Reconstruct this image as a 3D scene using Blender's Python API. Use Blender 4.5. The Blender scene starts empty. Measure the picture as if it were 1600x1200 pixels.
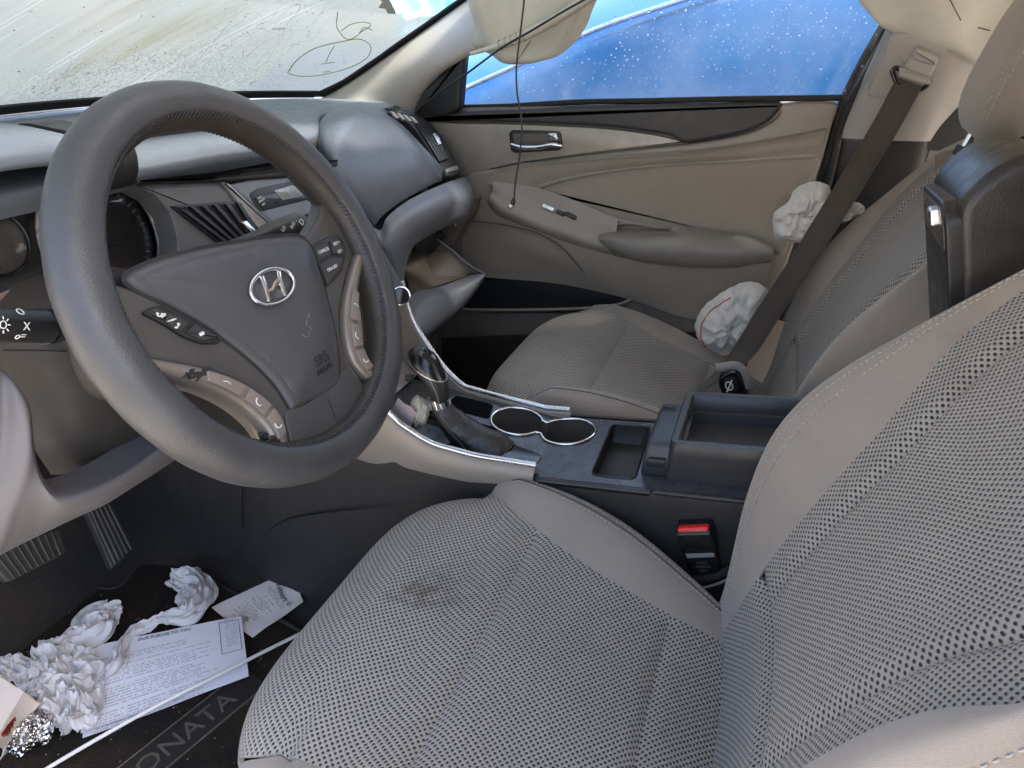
import bpy, bmesh, math, random
import numpy as np
from mathutils import Vector, Matrix, noise
random.seed(7)
rng = np.random.default_rng(7)
R_ = math.radians
S = bpy.context.scene
COL = S.collection
# ---------------------------------------------------------------- camera
CP = np.array([-0.565743, -0.02147582, 0.98523495])
YAW, PITCH, ROLL, FPX = R_(18.23968731), R_(27.95472226), R_(4.89726294), 1104.86
cy, sy, cp_, sp = math.cos(YAW), math.sin(YAW), math.cos(PITCH), math.sin(PITCH)
cd = np.array([cy*cp_, sy*cp_, -sp]); cr = np.array([sy, -cy, 0.0]); cu = np.cross(cr, cd)
c_, s_ = math.cos(ROLL), math.sin(ROLL)
CR, CU, CD = c_*cr + s_*cu, -s_*cr + c_*cu, cd
cam = bpy.data.cameras.new('camera'); cam_o = bpy.data.objects.new('camera', cam); COL.objects.link(cam_o)
cam.sensor_width = 36.0; cam.lens = FPX/1600*36.0; cam.clip_start = 0.02; cam.clip_end = 500
cam_o.matrix_world = Matrix(((CR[0], CU[0], -CD[0], CP[0]), (CR[1], CU[1], -CD[1], CP[1]), (CR[2], CU[2], -CD[2], CP[2]), (0, 0, 0, 1)))
S.camera = cam_o
# ---------------------------------------------------------------- sky, sun, exposure
SUN_EL, SUN_AZ = R_(52), R_(166)      # azimuth: clockwise from +Y
w = bpy.data.worlds.new('World'); S.world = w; w.use_nodes = True
nt = w.node_tree; nt.nodes.clear()
sky = nt.nodes.new('ShaderNodeTexSky'); sky.sky_type = 'NISHITA'; sky.sun_disc = False
sky.sun_elevation = SUN_EL; sky.sun_rotation = SUN_AZ; sky.air_density = .9; sky.dust_density = 5.0; sky.ozone_density = .8
bg = nt.nodes.new('ShaderNodeBackground'); bg.inputs[1].default_value = 0.15
wo = nt.nodes.new('ShaderNodeOutputWorld')
nt.links.new(sky.outputs[0], bg.inputs[0]); nt.links.new(bg.outputs[0], wo.inputs[0])
sl = bpy.data.lights.new('sun', 'SUN'); sl.energy = 3.0; sl.angle = R_(8); sl.color = (1.0, .95, .88)
so = bpy.data.objects.new('sun', sl); COL.objects.link(so)
sd = Vector((math.sin(SUN_AZ)*math.cos(SUN_EL), math.cos(SUN_AZ)*math.cos(SUN_EL), math.sin(SUN_EL)))
so.rotation_euler = sd.to_track_quat('Z', 'Y').to_euler()
S.view_settings.view_transform = 'Standard'; S.view_settings.look = 'None'
S.view_settings.exposure = 2.5; S.view_settings.gamma = 1.0
S.view_settings.use_curve_mapping = False
S.render.engine = 'CYCLES'
S.cycles.use_denoising = True
S.cycles.max_bounces = 9; S.cycles.diffuse_bounces = 7; S.cycles.glossy_bounces = 3; S.cycles.transmission_bounces = 4; S.cycles.transparent_max_bounces = 12
S.cycles.caustics_reflective = False; S.cycles.caustics_refractive = False
S.cycles.sample_clamp_indirect = 6.0

# ---------------------------------------------------------------- measuring helpers (a photo point on a known plane of the car)
def ray(u, v): return CD + CR*((u-800)/FPX) - CU*((v-600)/FPX)
def U(u, v, x=None, y=None, z=None):
    d = ray(u, v)
    k, val = (0, x) if x is not None else (1, y) if y is not None else (2, z)
    return CP + d*((val-CP[k])/d[k])
def PL(u, v, o, n):
    d = ray(u, v); o = np.asarray(o, float); n = np.asarray(n, float)
    return CP + d*(((o-CP)@n)/(d@n))
A = lambda *p: np.array(p, float)
def nrm(v): v = np.asarray(v, float); return v/max(np.linalg.norm(v), 1e-12)

# ---------------------------------------------------------------- scene graph helpers
def thing(name, label, cat, loc=(0, 0, 0), group=None, mat4=None):
    o = bpy.data.objects.new(name, None); COL.objects.link(o)
    o.matrix_world = mat4 if mat4 is not None else Matrix.Translation(Vector(loc))
    o.empty_display_size = .02
    o['label'] = label; o['category'] = cat
    if group: o['group'] = group
    WM[o.name] = o.matrix_world.copy()
    return o
WM = {}
def tag(o, label, cat, group=None):
    o['label'] = label; o['category'] = cat
    if group: o['group'] = group
    return o
def stuff(o): o['kind'] = 'stuff'; return o
def structure(o): o['kind'] = 'structure'; return o
def mk(name, V, F, mat, parent=None, uv=None, smooth=True, local=False, origin=None, auto=None):
    """one mesh object; V in world coordinates unless local"""
    V = np.asarray(V, float)
    if parent is not None: M = WM[parent.name].copy()
    elif origin is not None: M = Matrix.Translation(Vector(origin))
    else: M = Matrix.Identity(4)
    if not local:
        Mi = np.array(M.inverted()); V = V@Mi[:3, :3].T + Mi[:3, 3]
    me = bpy.data.meshes.new(name); me.from_pydata(V.tolist(), [], [list(f) for f in F])
    if uv is not None:
        uvl = me.uv_layers.new(name='UVMap'); uv = np.asarray(uv, float)
        idx = np.empty(len(me.loops), dtype=np.int32); me.loops.foreach_get('vertex_index', idx)
        uvl.data.foreach_set('uv', uv[idx].ravel())
    if isinstance(mat, (list, tuple)):
        for m in mat: me.materials.append(m)
    else: me.materials.append(mat)
    me.validate(); me.update()
    if smooth:
        me.shade_smooth()
        if auto is not None: me.set_sharp_from_angle(angle=R_(auto))
    o = bpy.data.objects.new(name, me); COL.objects.link(o)
    if parent is not None: o.parent = parent
    else: o.matrix_world = M
    WM[o.name] = M
    return o
def like(o, name, parent, M):
    """a copy sharing mesh data"""
    c = o.copy(); c.name = name; COL.objects.link(c); c.parent = parent; return c

# ---------------------------------------------------------------- curves and surfaces
def cr1(P, n, closed=False):
    """Catmull-Rom through P, n segments per span"""
    P = np.asarray(P, float); m = len(P)
    if closed: Q = np.concatenate([P[-1:], P, P[:2]])
    else: Q = np.concatenate([2*P[:1]-P[1:2], P, 2*P[-1:]-P[-2:-1]])
    out = []; spans = m if closed else m-1
    t = np.linspace(0, 1, n, endpoint=False)
    sh = (n,)+(1,)*(P.ndim-1); T = t.reshape(sh)
    for i in range(spans):
        a, b, c, d = Q[i], Q[i+1], Q[i+2], Q[i+3]
        out.append(.5*((2*b)+(-a+c)*T+(2*a-5*b+4*c-d)*T**2+(-a+3*b-3*c+d)*T**3))
    if not closed: out.append(P[-1:])
    return np.concatenate(out)
def resample(P, n, closed=False):
    P = np.asarray(P, float)
    if closed: P = np.concatenate([P, P[:1]])
    L = np.concatenate([[0], np.cumsum(np.linalg.norm(np.diff(P, axis=0), axis=1))])
    s = np.linspace(0, L[-1], n+1 if closed else n)
    if closed: s = s[:-1]
    return np.stack([np.interp(s, L, P[:, k]) for k in range(P.shape[1])], 1)
def interp(t, xs, ys): return np.interp(t, xs, ys)
def smooth_interp(t, xs, ys):
    """monotone-ish smooth interpolation (cosine free catmull) """
    xs = np.asarray(xs, float); ys = np.asarray(ys, float)
    P = cr1(np.stack([xs, ys], 1), 12); o = np.argsort(P[:, 0]); return np.interp(t, P[o, 0], P[o, 1])
def gfaces(nu, nv, cu_=False, cv_=False, flip=False):
    F = []
    for i in range(nu if cu_ else nu-1):
        for j in range(nv if cv_ else nv-1):
            a, b = i*nv+j, i*nv+(j+1) % nv
            c, d = ((i+1) % nu)*nv+(j+1) % nv, ((i+1) % nu)*nv+j
            F.append((a, b, c, d) if flip else (a, d, c, b))
    return F
def gnormals(G):
    du = np.gradient(G, axis=0); dv = np.gradient(G, axis=1)
    n = np.cross(du, dv); return n/np.maximum(np.linalg.norm(n, axis=2, keepdims=True), 1e-12)
def arcuv(G):
    du = np.concatenate([np.zeros((1, G.shape[1])), np.cumsum(np.linalg.norm(np.diff(G, axis=0), axis=2), axis=0)])
    dv = np.concatenate([np.zeros((G.shape[0], 1)), np.cumsum(np.linalg.norm(np.diff(G, axis=1), axis=2), axis=1)], axis=1)
    return du, dv
def grid(name, G, mat, parent=None, thick=0.0, flip=False, uv=None, seam=None, seamd=.005, seamw=.008, **kw):
    """surface from a point grid; thick gives it a back; seam = sides ('u0','u1','v0','v1') that dive into a seam groove"""
    G = np.asarray(G, float); nu, nv = G.shape[:2]
    du, dv = arcuv(G)
    if uv is None: uv = np.stack([du, dv], 2)
    N = gnormals(G)*(-1 if flip else 1)
    if seam:
        off = np.zeros((nu, nv))
        if 'u0' in seam: off = np.maximum(off, np.exp(-(du/seamw)**2))
        if 'u1' in seam: off = np.maximum(off, np.exp(-((du[-1:]-du)/seamw)**2))
        off = off*np.clip(np.minimum(dv, dv[:, -1:]-dv)/.014, 0, 1) if not ('v0' in seam or 'v1' in seam) else off
        if 'v0' in seam: off = np.maximum(off, np.exp(-(dv/seamw)**2))
        if 'v1' in seam: off = np.maximum(off, np.exp(-((dv[:, -1:]-dv)/seamw)**2))
        G = G + N*(-off*seamd)[..., None]*SIGN[0]
    V = G.reshape(-1, 3); F = gfaces(nu, nv, flip=flip); UVs = uv.reshape(-1, 2)
    if thick:
        B = (G - N*thick*SIGN[0]).reshape(-1, 3); k = nu*nv
        V = np.concatenate([V, B]); F2 = [tuple(k+i for i in f[::-1]) for f in F]
        ring = [i for i in range(nv)]+[i*nv+nv-1 for i in range(1, nu)]+[(nu-1)*nv+j for j in range(nv-2, -1, -1)]+[i*nv for i in range(nu-2, 0, -1)]
        m = len(ring)
        F3 = []
        for i in range(m):
            a, b = ring[i], ring[(i+1) % m]
            q = (a, b, k+b, k+a); F3.append(q[::-1] if flip else q)
        F = F+F2+F3; UVs = np.concatenate([UVs, UVs])
    return mk(name, V, F, mat, parent, uv=UVs, auto=kw.pop('auto', 50 if thick else None), **kw)
SIGN = [1.0]
def patch(name, ctrl, mat, parent=None, n=(6, 6), **kw):
    """smooth surface through a coarse control grid"""
    G = np.asarray(ctrl, float); G = cr1(G, n[0]); G = np.swapaxes(cr1(np.swapaxes(G, 0, 1), n[1]), 0, 1)
    return grid(name, G, mat, parent, **kw)
def frames(P, closed=False):
    P = np.asarray(P, float)
    T = np.gradient(P, axis=0) if not closed else (np.roll(P, -1, 0)-np.roll(P, 1, 0))
    T = T/np.maximum(np.linalg.norm(T, axis=1, keepdims=True), 1e-12)
    ref = A(0, 0, 1) if abs(T[0][2]) < .9 else A(1, 0, 0)
    n = nrm(np.cross(np.cross(T[0], ref), T[0])); Ns = []
    for t in T:
        n = nrm(n-t*(n@t)); Ns.append(n)
    Ns = np.array(Ns); return T, Ns, np.cross(T, Ns)
def tube_data(P, r, k=8, closed=False, caps=True):
    P = np.asarray(P, float); T, N, B = frames(P, closed); m = len(P)
    r = np.broadcast_to(np.asarray(r, float), (m,)) if np.ndim(r) <= 1 else r
    a = np.linspace(0, 2*np.pi, k, endpoint=False)
    V = P[:, None]+(N[:, None]*np.cos(a)[None, :, None]+B[:, None]*np.sin(a)[None, :, None])*r[:, None, None]
    F = gfaces(m, k, closed, True)
    if caps and not closed: F += [tuple(range(k)), tuple((m-1)*k+i for i in range(k-1, -1, -1))]
    return V.reshape(-1, 3), F
def join(parts):
    V = []; F = []; k = 0
    for v, f in parts:
        V.append(np.asarray(v, float)); F += [tuple(i+k for i in q) for q in f]; k += len(v)
    return np.concatenate(V), F
def tube(name, P, r, mat, parent=None, k=8, closed=False, **kw):
    V, F = tube_data(P, r, k, closed); return mk(name, V, F, mat, parent, auto=60, **kw)
def box_data(c, h, ax=None):
    c = A(*c); ax = np.eye(3) if ax is None else np.asarray(ax, float)
    V = np.array([[sx, sy_, sz] for sx in (-1, 1) for sy_ in (-1, 1) for sz in (-1, 1)], float)*np.array(h)
    F = [(0, 1, 3, 2), (4, 6, 7, 5), (0, 4, 5, 1), (2, 3, 7, 6), (0, 2, 6, 4), (1, 5, 7, 3)]
    return c+V@ax, F
def offset2(P, d):
    """inset a closed 2d outline (counter-clockwise) by d"""
    P = np.asarray(P, float); e = np.roll(P, -1, 0)-P; e /= np.maximum(np.linalg.norm(e, axis=1, keepdims=True), 1e-9)
    n = np.stack([-e[:, 1], e[:, 0]], 1); m = n+np.roll(n, 1, 0); L = np.linalg.norm(m, axis=1, keepdims=True)
    m = m/np.maximum(L, 1e-6); k = 1/np.maximum((m*n).sum(1, keepdims=True), .45)
    return P+m*d*k
def ccw(P):
    P = np.asarray(P, float); x, y = P[:, 0], P[:, 1]
    return P if (x*np.roll(y, -1)-y*np.roll(x, -1)).sum() > 0 else P[::-1]
def round2(P, n=5, res=None):
    Q = cr1(P, n, True); return resample(Q, res, True) if res else Q
def round_corners(P, r, k=4):
    P = np.asarray(P, float); out = []; m = len(P)
    for i in range(m):
        a, b, c = P[i-1], P[i], P[(i+1) % m]
        la, lc = np.linalg.norm(a-b), np.linalg.norm(c-b); d = min(r, la*.45, lc*.45)
        p, q = b+(a-b)/max(la, 1e-9)*d, b+(c-b)/max(lc, 1e-9)*d
        for t in np.linspace(0, 1, k+1): out.append((1-t)**2*p+2*t*(1-t)*b+t*t*q)
    return np.array(out)
def plate_data(P, h, r, k=4, dome=0.0, hole=None, base=0.0):
    """bevelled plate with outline P (2d), height h, edge radius r; local (a,b,h)"""
    P = ccw(P); m = len(P); V = []; F = []
    prof = [(0, base)]+[(r*(1-math.cos(t)), h-r+r*math.sin(t)) for t in np.linspace(0, math.pi/2, k+1)]
    for d, z in prof:
        Q = offset2(P, d) if d > 0 else P
        V.append(np.concatenate([Q, np.full((m, 1), z)], 1))
    n = len(prof)
    for i in range(n-1):
        for j in range(m):
            a, b = i*m+j, i*m+(j+1) % m; F.append((a, b, b+m, a+m))
    if dome:
        c = V[-1][:, :2].mean(0)
        for s, q in ((.8, .45), (.55, .75), (.25, .95)):
            Q = c+(V[-1 if s == .8 else -1][:, :2]-c) if False else c+(offset2(P, r)-c)*s
            V.append(np.concatenate([Q, np.full((m, 1), h+dome*q)], 1))
        for i in range(n-1, n+2):
            for j in range(m):
                a, b = i*m+j, i*m+(j+1) % m; F.append((a, b, b+m, a+m))
        n += 3
    F.append(tuple((n-1)*m+j for j in range(m))); F.append(tuple(range(m-1, -1, -1)))
    return np.concatenate(V), F
def frame3(o, a, b, n): return np.asarray(o, float), np.asarray(a, float), np.asarray(b, float), np.asarray(n, float)
def place(V, fr): o, a, b, n = fr; return o+V[:, :1]*a+V[:, 1:2]*b+V[:, 2:3]*n
def plate(name, P, fr, h, r, mat, parent=None, k=4, dome=0.0, base=0.0, **kw):
    V, F = plate_data(P, h, r, k, dome, base=base)
    return mk(name, place(V, fr), F, mat, parent, uv=V[:, :2], auto=kw.pop('auto', 45), **kw)
def planepx(pts, fr):
    """photo points on the plane of a frame -> its 2d coordinates"""
    o, a, b, n = fr; out = []
    for u, v in pts:
        q = PL(u, v, o, n)-o; out.append((q@a, q@b))
    return np.array(out)
def text_mesh(name, s, fr, size, mat, parent=None, depth=.0006, align='CENTER', rot=0.0, shear=0.0, sx=1.0, **kw):
    cu2 = bpy.data.curves.new('t', 'FONT'); cu2.body = s; cu2.size = size; cu2.align_x = align; cu2.align_y = 'CENTER'; cu2.extrude = depth; cu2.shear = shear; cu2.resolution_u = 2
    to = bpy.data.objects.new('t', cu2); me = to.to_mesh()
    V = np.array([v.co[:] for v in me.vertices], float).reshape(-1, 3); F = [tuple(p.vertices) for p in me.polygons]
    to.to_mesh_clear(); bpy.data.objects.remove(to); bpy.data.curves.remove(cu2)
    V[:, 0] *= sx
    ca, sa = math.cos(rot), math.sin(rot)
    V = np.stack([V[:, 0]*ca-V[:, 1]*sa, V[:, 0]*sa+V[:, 1]*ca, V[:, 2]], 1)
    return mk(name, place(V, fr), F, mat, parent, smooth=False, **kw)
def fbm(p, o=4): return noise.fractal(Vector(p), 1.0, 2.0, o)
def stitches(name, P, N, mat, parent, step=.0075, ln=.0052, r=.0007, lift=.0004):
    """short thread dashes along a path P with surface normals N"""
    P = np.asarray(P, float); L = np.concatenate([[0], np.cumsum(np.linalg.norm(np.diff(P, axis=0), axis=1))])
    at = lambda s, Q: np.array([np.interp(s, L, Q[:, k]) for k in range(3)])
    parts = []; s = step/2
    while s+ln < L[-1]:
        a, b = at(s, P), at(s+ln, P); n = nrm(at(s, N)); m = (a+b)/2+n*(lift+r)
        parts.append(tube_data([a-n*r*.5, a+(m-a)*.45+n*r*.3, m, b+(m-b)*.45+n*r*.3, b-n*r*.5], [r*.5, r, r, r, r*.5], 5)); s += step
    V, F = join(parts); return stuff(mk(name, V, F, mat, parent))

# ---------------------------------------------------------------- materials
def M_(name):
    m = bpy.data.materials.new(name); m.use_nodes = True; t = m.node_tree
    b = t.nodes['Principled BSDF']; return m, t, b
def nd(t, typ, **kw):
    n = t.nodes.new(typ)
    for k, v in kw.items(): setattr(n, k, v)
    return n
def setin(n, **kw):
    for k, v in kw.items(): n.inputs[k.replace('_', ' ')].default_value = v
def math_(t, op, a, b=None, c=None):
    n = nd(t, 'ShaderNodeMath', operation=op)
    for i, x in enumerate((a, b, c)):
        if x is None: continue
        if isinstance(x, (int, float)): n.inputs[i].default_value = x
        else: t.links.new(x, n.inputs[i])
    return n.outputs[0]
def noise_(t, co, scale, detail=4, rough=.55):
    n = nd(t, 'ShaderNodeTexNoise'); n.inputs['Scale'].default_value = scale; n.inputs['Detail'].default_value = detail; n.inputs['Roughness'].default_value = rough
    if co is not None: t.links.new(co, n.inputs['Vector'])
    return n.outputs['Fac']
def mix_(t, f, a, b):
    n = nd(t, 'ShaderNodeMix', data_type='RGBA')
    for s, x in ((0, f), (6, a), (7, b)):
        if isinstance(x, (int, float)): n.inputs[s].default_value = x
        elif isinstance(x, tuple): n.inputs[s].default_value = x if len(x) == 4 else (*x, 1)
        else: t.links.new(x, n.inputs[s])
    return n.outputs[2]
def ramp_(t, f, stops):
    n = nd(t, 'ShaderNodeValToRGB'); e = n.color_ramp.elements
    e[0].position, e[0].color = stops[0][0], (*stops[0][1], 1) if len(stops[0][1]) == 3 else stops[0][1]
    e[1].position, e[1].color = stops[-1][0], (*stops[-1][1], 1)
    for p, c in stops[1:-1]:
        x = e.new(p); x.color = (*c, 1)
    t.links.new(f, n.inputs[0]); return n.outputs[0]
def mapr(t, f, a, b, c, d):
    n = nd(t, 'ShaderNodeMapRange'); n.clamp = True
    for i, x in enumerate((f, a, b, c, d)):
        if isinstance(x, (int, float)): n.inputs[i].default_value = x
        else: t.links.new(x, n.inputs[i])
    return n.outputs[0]
def bump_(t, h, strength, dist, nrm_=None):
    n = nd(t, 'ShaderNodeBump'); n.inputs['Strength'].default_value = strength; n.inputs['Distance'].default_value = dist
    t.links.new(h, n.inputs['Height'])
    if nrm_ is not None: t.links.new(nrm_, n.inputs['Normal'])
    return n.outputs[0]
def objco(t): return nd(t, 'ShaderNodeTexCoord').outputs['Object']
def uvco(t): return nd(t, 'ShaderNodeTexCoord').outputs['UV']
def plastic(name, col, rough=.5, grain=900, gb=.25, var=.12, spec=.5, dirt=0.0, metallic=0.0, dirtcol=(.30, .27, .23), coat=0.0, gd=.0004):
    """moulded plastic: fine grain bump, slight blotchiness in colour and gloss, optional dusty smears"""
    m, t, b = M_(name); co = objco(t)
    big = noise_(t, co, 7, 5); fine = noise_(t, co, grain, 2, .5); mid = noise_(t, co, 60, 4)
    c = mix_(t, mapr(t, big, .3, .7, 0, 1), tuple(x*(1-var) for x in col), tuple(min(1, x*(1+var)) for x in col))
    if dirt:
        mp = nd(t, 'ShaderNodeMapping'); t.links.new(co, mp.inputs[0]); mp.inputs['Scale'].default_value = (3, 14, 2.2)
        d = noise_(t, mp.outputs[0], 3.2, 6, .65)
        c = mix_(t, mapr(t, d, .5, .8, 0, dirt), c, dirtcol)
    t.links.new(c, b.inputs['Base Color'])
    t.links.new(mapr(t, mid, .3, .7, max(.02, rough-.07), min(1, rough+.08)), b.inputs['Roughness'])
    b.inputs['Specular IOR Level'].default_value = spec; b.inputs['Metallic'].default_value = metallic; b.inputs['Coat Weight'].default_value = coat
    if gb: t.links.new(bump_(t, fine, gb, gd), b.inputs['Normal'])
    return m
def leather(name, col, rough=.45, scale=420, strength=.6, dist=.0006, wrinkle=0.0):
    m, t, b = M_(name); co = objco(t)
    v = nd(t, 'ShaderNodeTexVoronoi', feature='F1'); v.inputs['Scale'].default_value = scale; t.links.new(co, v.inputs['Vector'])
    big = noise_(t, co, 9, 5)
    c = mix_(t, mapr(t, big, .3, .7, 0, 1), tuple(x*.85 for x in col), tuple(x*1.2 for x in col)); t.links.new(c, b.inputs['Base Color'])
    t.links.new(mapr(t, noise_(t, co, 45, 4), .3, .7, rough-.08, rough+.08), b.inputs['Roughness'])
    h = v.outputs['Distance']
    n1 = bump_(t, h, strength, dist)
    if wrinkle:
        mp = nd(t, 'ShaderNodeMapping'); t.links.new(co, mp.inputs[0]); mp.inputs['Scale'].default_value = (1, 1, .35)
        n1 = bump_(t, noise_(t, mp.outputs[0], 60, 5, .6), wrinkle, .004, n1)
    t.links.new(n1, b.inputs['Normal']); return m
def fabric(name, col, weave=1400, var=.12, rough=.95, sheen=.3, spots=None, bumps=.5):
    m, t, b = M_(name); uv = uvco(t); co = objco(t)
    w1 = nd(t, 'ShaderNodeTexWave', wave_type='BANDS', bands_direction='X'); w1.inputs['Scale'].default_value = weave/6.28; t.links.new(uv, w1.inputs['Vector'])
    w2 = nd(t, 'ShaderNodeTexWave', wave_type='BANDS', bands_direction='Y'); w2.inputs['Scale'].default_value = weave/6.28; t.links.new(uv, w2.inputs['Vector'])
    h = math_(t, 'MULTIPLY', w1.outputs['Fac'], w2.outputs['Fac'])
    big = noise_(t, co, 6, 6, .6)
    c = mix_(t, mapr(t, big, .3, .72, 0, 1), tuple(x*(1-var) for x in col), tuple(x*(1+var) for x in col))
    c = mix_(t, mapr(t, noise_(t, uv, 900, 2), .35, .65, 0, .35), c, tuple(x*.7 for x in col))
    stain = noise_(t, co, 11, 4, .55)
    c = mix_(t, mapr(t, stain, .60, .74, 0, .30), c, (col[0]*.62, col[1]*.55, col[2]*.48))
    t.links.new(c, b.inputs['Base Color']); b.inputs['Roughness'].default_value = rough
    b.inputs['Sheen Weight'].default_value = sheen; b.inputs['Specular IOR Level'].default_value = .15
    n0 = bump_(t, noise_(t, co, 28, 3), .25, .004)
    t.links.new(bump_(t, h, bumps, .0004, n0), b.inputs['Normal']); return m
def meshfabric(name, col, hole, pitch=.0072, stains=()):
    """open-weave seat cloth: staggered round holes between pale knit strands, stains at given object points"""
    m, t, b = M_(name); uv = uvco(t); co = objco(t)
    # slight warp so rows are not ruler straight
    nw = nd(t, 'ShaderNodeTexNoise'); nw.inputs['Scale'].default_value = 22; nw.inputs['Detail'].default_value = 2; t.links.new(uv, nw.inputs['Vector'])
    vm = nd(t, 'ShaderNodeVectorMath', operation='MULTIPLY_ADD'); t.links.new(nw.outputs['Color'], vm.inputs[0]); vm.inputs[1].default_value = (.0035, .0035, 0); t.links.new(uv, vm.inputs[2])
    sep = nd(t, 'ShaderNodeSeparateXYZ'); t.links.new(vm.outputs[0], sep.inputs[0])
    def lattice(ox, oy):
        fx = math_(t, 'SUBTRACT', math_(t, 'FRACT', math_(t, 'ADD', math_(t, 'DIVIDE', sep.outputs[0], pitch), ox)), .5)
        fy = math_(t, 'SUBTRACT', math_(t, 'FRACT', math_(t, 'ADD', math_(t, 'DIVIDE', sep.outputs[1], pitch*1.05), oy)), .5)
        return math_(t, 'SQRT', math_(t, 'ADD', math_(t, 'MULTIPLY', fx, fx), math_(t, 'MULTIPLY', fy, fy)))
    d = math_(t, 'MINIMUM', lattice(0, 0), lattice(.5, .5))
    jit = mapr(t, noise_(t, uv, 260, 2), .3, .7, -.035, .035)
    d = math_(t, 'ADD', d, jit)
    holem = mapr(t, d, .15, .26, 1, 0)
    big = noise_(t, co, 5, 5, .6)
    c = mix_(t, mapr(t, big, .3, .7, 0, 1), tuple(x*.88 for x in col), tuple(x*1.1 for x in col))
    c = mix_(t, mapr(t, noise_(t, uv, 1100, 2), .3, .7, 0, .5), c, tuple(x*.62 for x in col))
    c = mix_(t, mapr(t, noise_(t, co, 14, 4), .62, .75, 0, .25), c, (col[0]*.55, col[1]*.48, col[2]*.40))
    for (p, r, a) in stains:
        vd = nd(t, 'ShaderNodeVectorMath', operation='DISTANCE'); t.links.new(co, vd.inputs[0]); vd.inputs[1].default_value = p
        dd = math_(t, 'ADD', vd.outputs['Value'], mapr(t, noise_(t, co, 60, 4), .25, .75, -r*.5, r*.5))
        c = mix_(t, mapr(t, dd, r*.25, r, a, 0), c, (.075, .052, .036))
    c = mix_(t, holem, c, hole)
    t.links.new(c, b.inputs['Base Color']); b.inputs['Roughness'].default_value = .9; b.inputs['Specular IOR Level'].default_value = .2; b.inputs['Sheen Weight'].default_value = .15
    hgt = math_(t, 'MINIMUM', math_(t, 'MULTIPLY', d, 2.0), .9)
    n0 = bump_(t, noise_(t, co, 25, 3), .2, .004)
    t.links.new(bump_(t, hgt, .9, .0022, n0), b.inputs['Normal']); return m
def metal(name, col, rough=.2, brushed=0.0, metallic=1.0):
    m, t, b = M_(name); co = objco(t)
    b.inputs['Metallic'].default_value = metallic
    c = mix_(t, mapr(t, noise_(t, co, 20, 5), .3, .7, 0, 1), tuple(x*.88 for x in col), tuple(min(1, x*1.08) for x in col)); t.links.new(c, b.inputs['Base Color'])
    t.links.new(mapr(t, noise_(t, co, 90, 5), .3, .7, max(.02, rough-.08), rough+.12), b.inputs['Roughness'])
    if brushed:
        mp = nd(t, 'ShaderNodeMapping'); t.links.new(co, mp.inputs[0]); mp.inputs['Scale'].default_value = (400, 8, 400)
        t.links.new(bump_(t, noise_(t, mp.outputs[0], 3, 3), brushed, .0003), b.inputs['Normal'])
    return m
def carpet(name, col, dust=.5):
    m, t, b = M_(name); co = objco(t)
    f = noise_(t, co, 700, 3, .7); v = nd(t, 'ShaderNodeTexVoronoi'); v.inputs['Scale'].default_value = 520; t.links.new(co, v.inputs['Vector'])
    d = noise_(t, co, 5, 7, .7)
    c = mix_(t, mapr(t, d, .48, .78, 0, dust), col, (col[0]*2.6, col[1]*2.0, col[2]*1.45))
    c = mix_(t, mapr(t, f, .35, .7, 0, .6), c, tuple(x*.4 for x in col))
    sp_ = nd(t, 'ShaderNodeTexVoronoi'); sp_.inputs['Scale'].default_value = 55; t.links.new(co, sp_.inputs['Vector'])
    c = mix_(t, mapr(t, sp_.outputs['Distance'], .03, .05, .5, 0), c, (.16, .13, .09))
    t.links.new(c, b.inputs['Base Color']); b.inputs['Roughness'].default_value = 1.0; b.inputs['Specular IOR Level'].default_value = .08
    t.links.new(bump_(t, math_(t, 'ADD', f, v.outputs['Distance']), .9, .002), b.inputs['Normal']); return m
def cloth_white(name, col, trans=.25, rough=.9, sc=60):
    m, t, b = M_(name); co = objco(t)
    c = mix_(t, mapr(t, noise_(t, co, 14, 5), .35, .7, 0, 1), col, tuple(x*.9 for x in col)); t.links.new(c, b.inputs['Base Color'])
    b.inputs['Roughness'].default_value = rough; b.inputs['Specular IOR Level'].default_value = .15
    t.links.new(bump_(t, noise_(t, co, sc, 5, .6), .35, .003), b.inputs['Normal'])
    if trans:
        tr = nd(t, 'ShaderNodeBsdfTranslucent'); t.links.new(c, tr.inputs['Color'])
        ms = nd(t, 'ShaderNodeMixShader'); ms.inputs[0].default_value = trans; out = t.nodes['Material Output']
        t.links.new(b.outputs[0], ms.inputs[1]); t.links.new(tr.outputs[0], ms.inputs[2]); t.links.new(ms.outputs[0], out.inputs[0])
    return m
def glassy(name, tint=(.93, .96, .97), gloss=1.0, haze=.06):
    """thin window glass: clear, fresnel reflections, a little dirt film"""
    m, t, b = M_(name); out = t.nodes['Material Output']; co = objco(t)
    tr = nd(t, 'ShaderNodeBsdfTransparent'); tr.inputs[0].default_value = (*tint, 1)
    gl = nd(t, 'ShaderNodeBsdfGlossy'); gl.inputs['Roughness'].default_value = .015
    fr = nd(t, 'ShaderNodeFresnel'); fr.inputs[0].default_value = 1.45
    m1 = nd(t, 'ShaderNodeMixShader'); t.links.new(math_(t, 'MULTIPLY', fr.outputs[0], gloss), m1.inputs[0]); t.links.new(tr.outputs[0], m1.inputs[1]); t.links.new(gl.outputs[0], m1.inputs[2])
    df = nd(t, 'ShaderNodeBsdfTranslucent'); df.inputs[0].default_value = (.75, .77, .78, 1)
    m2 = nd(t, 'ShaderNodeMixShader'); t.links.new(mapr(t, noise_(t, co, 6, 6, .65), .35, .8, 0, haze), m2.inputs[0]); t.links.new(m1.outputs[0], m2.inputs[1]); t.links.new(df.outputs[0], m2.inputs[2])
    t.links.new(m2.outputs[0], out.inputs[0]); return m

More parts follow.
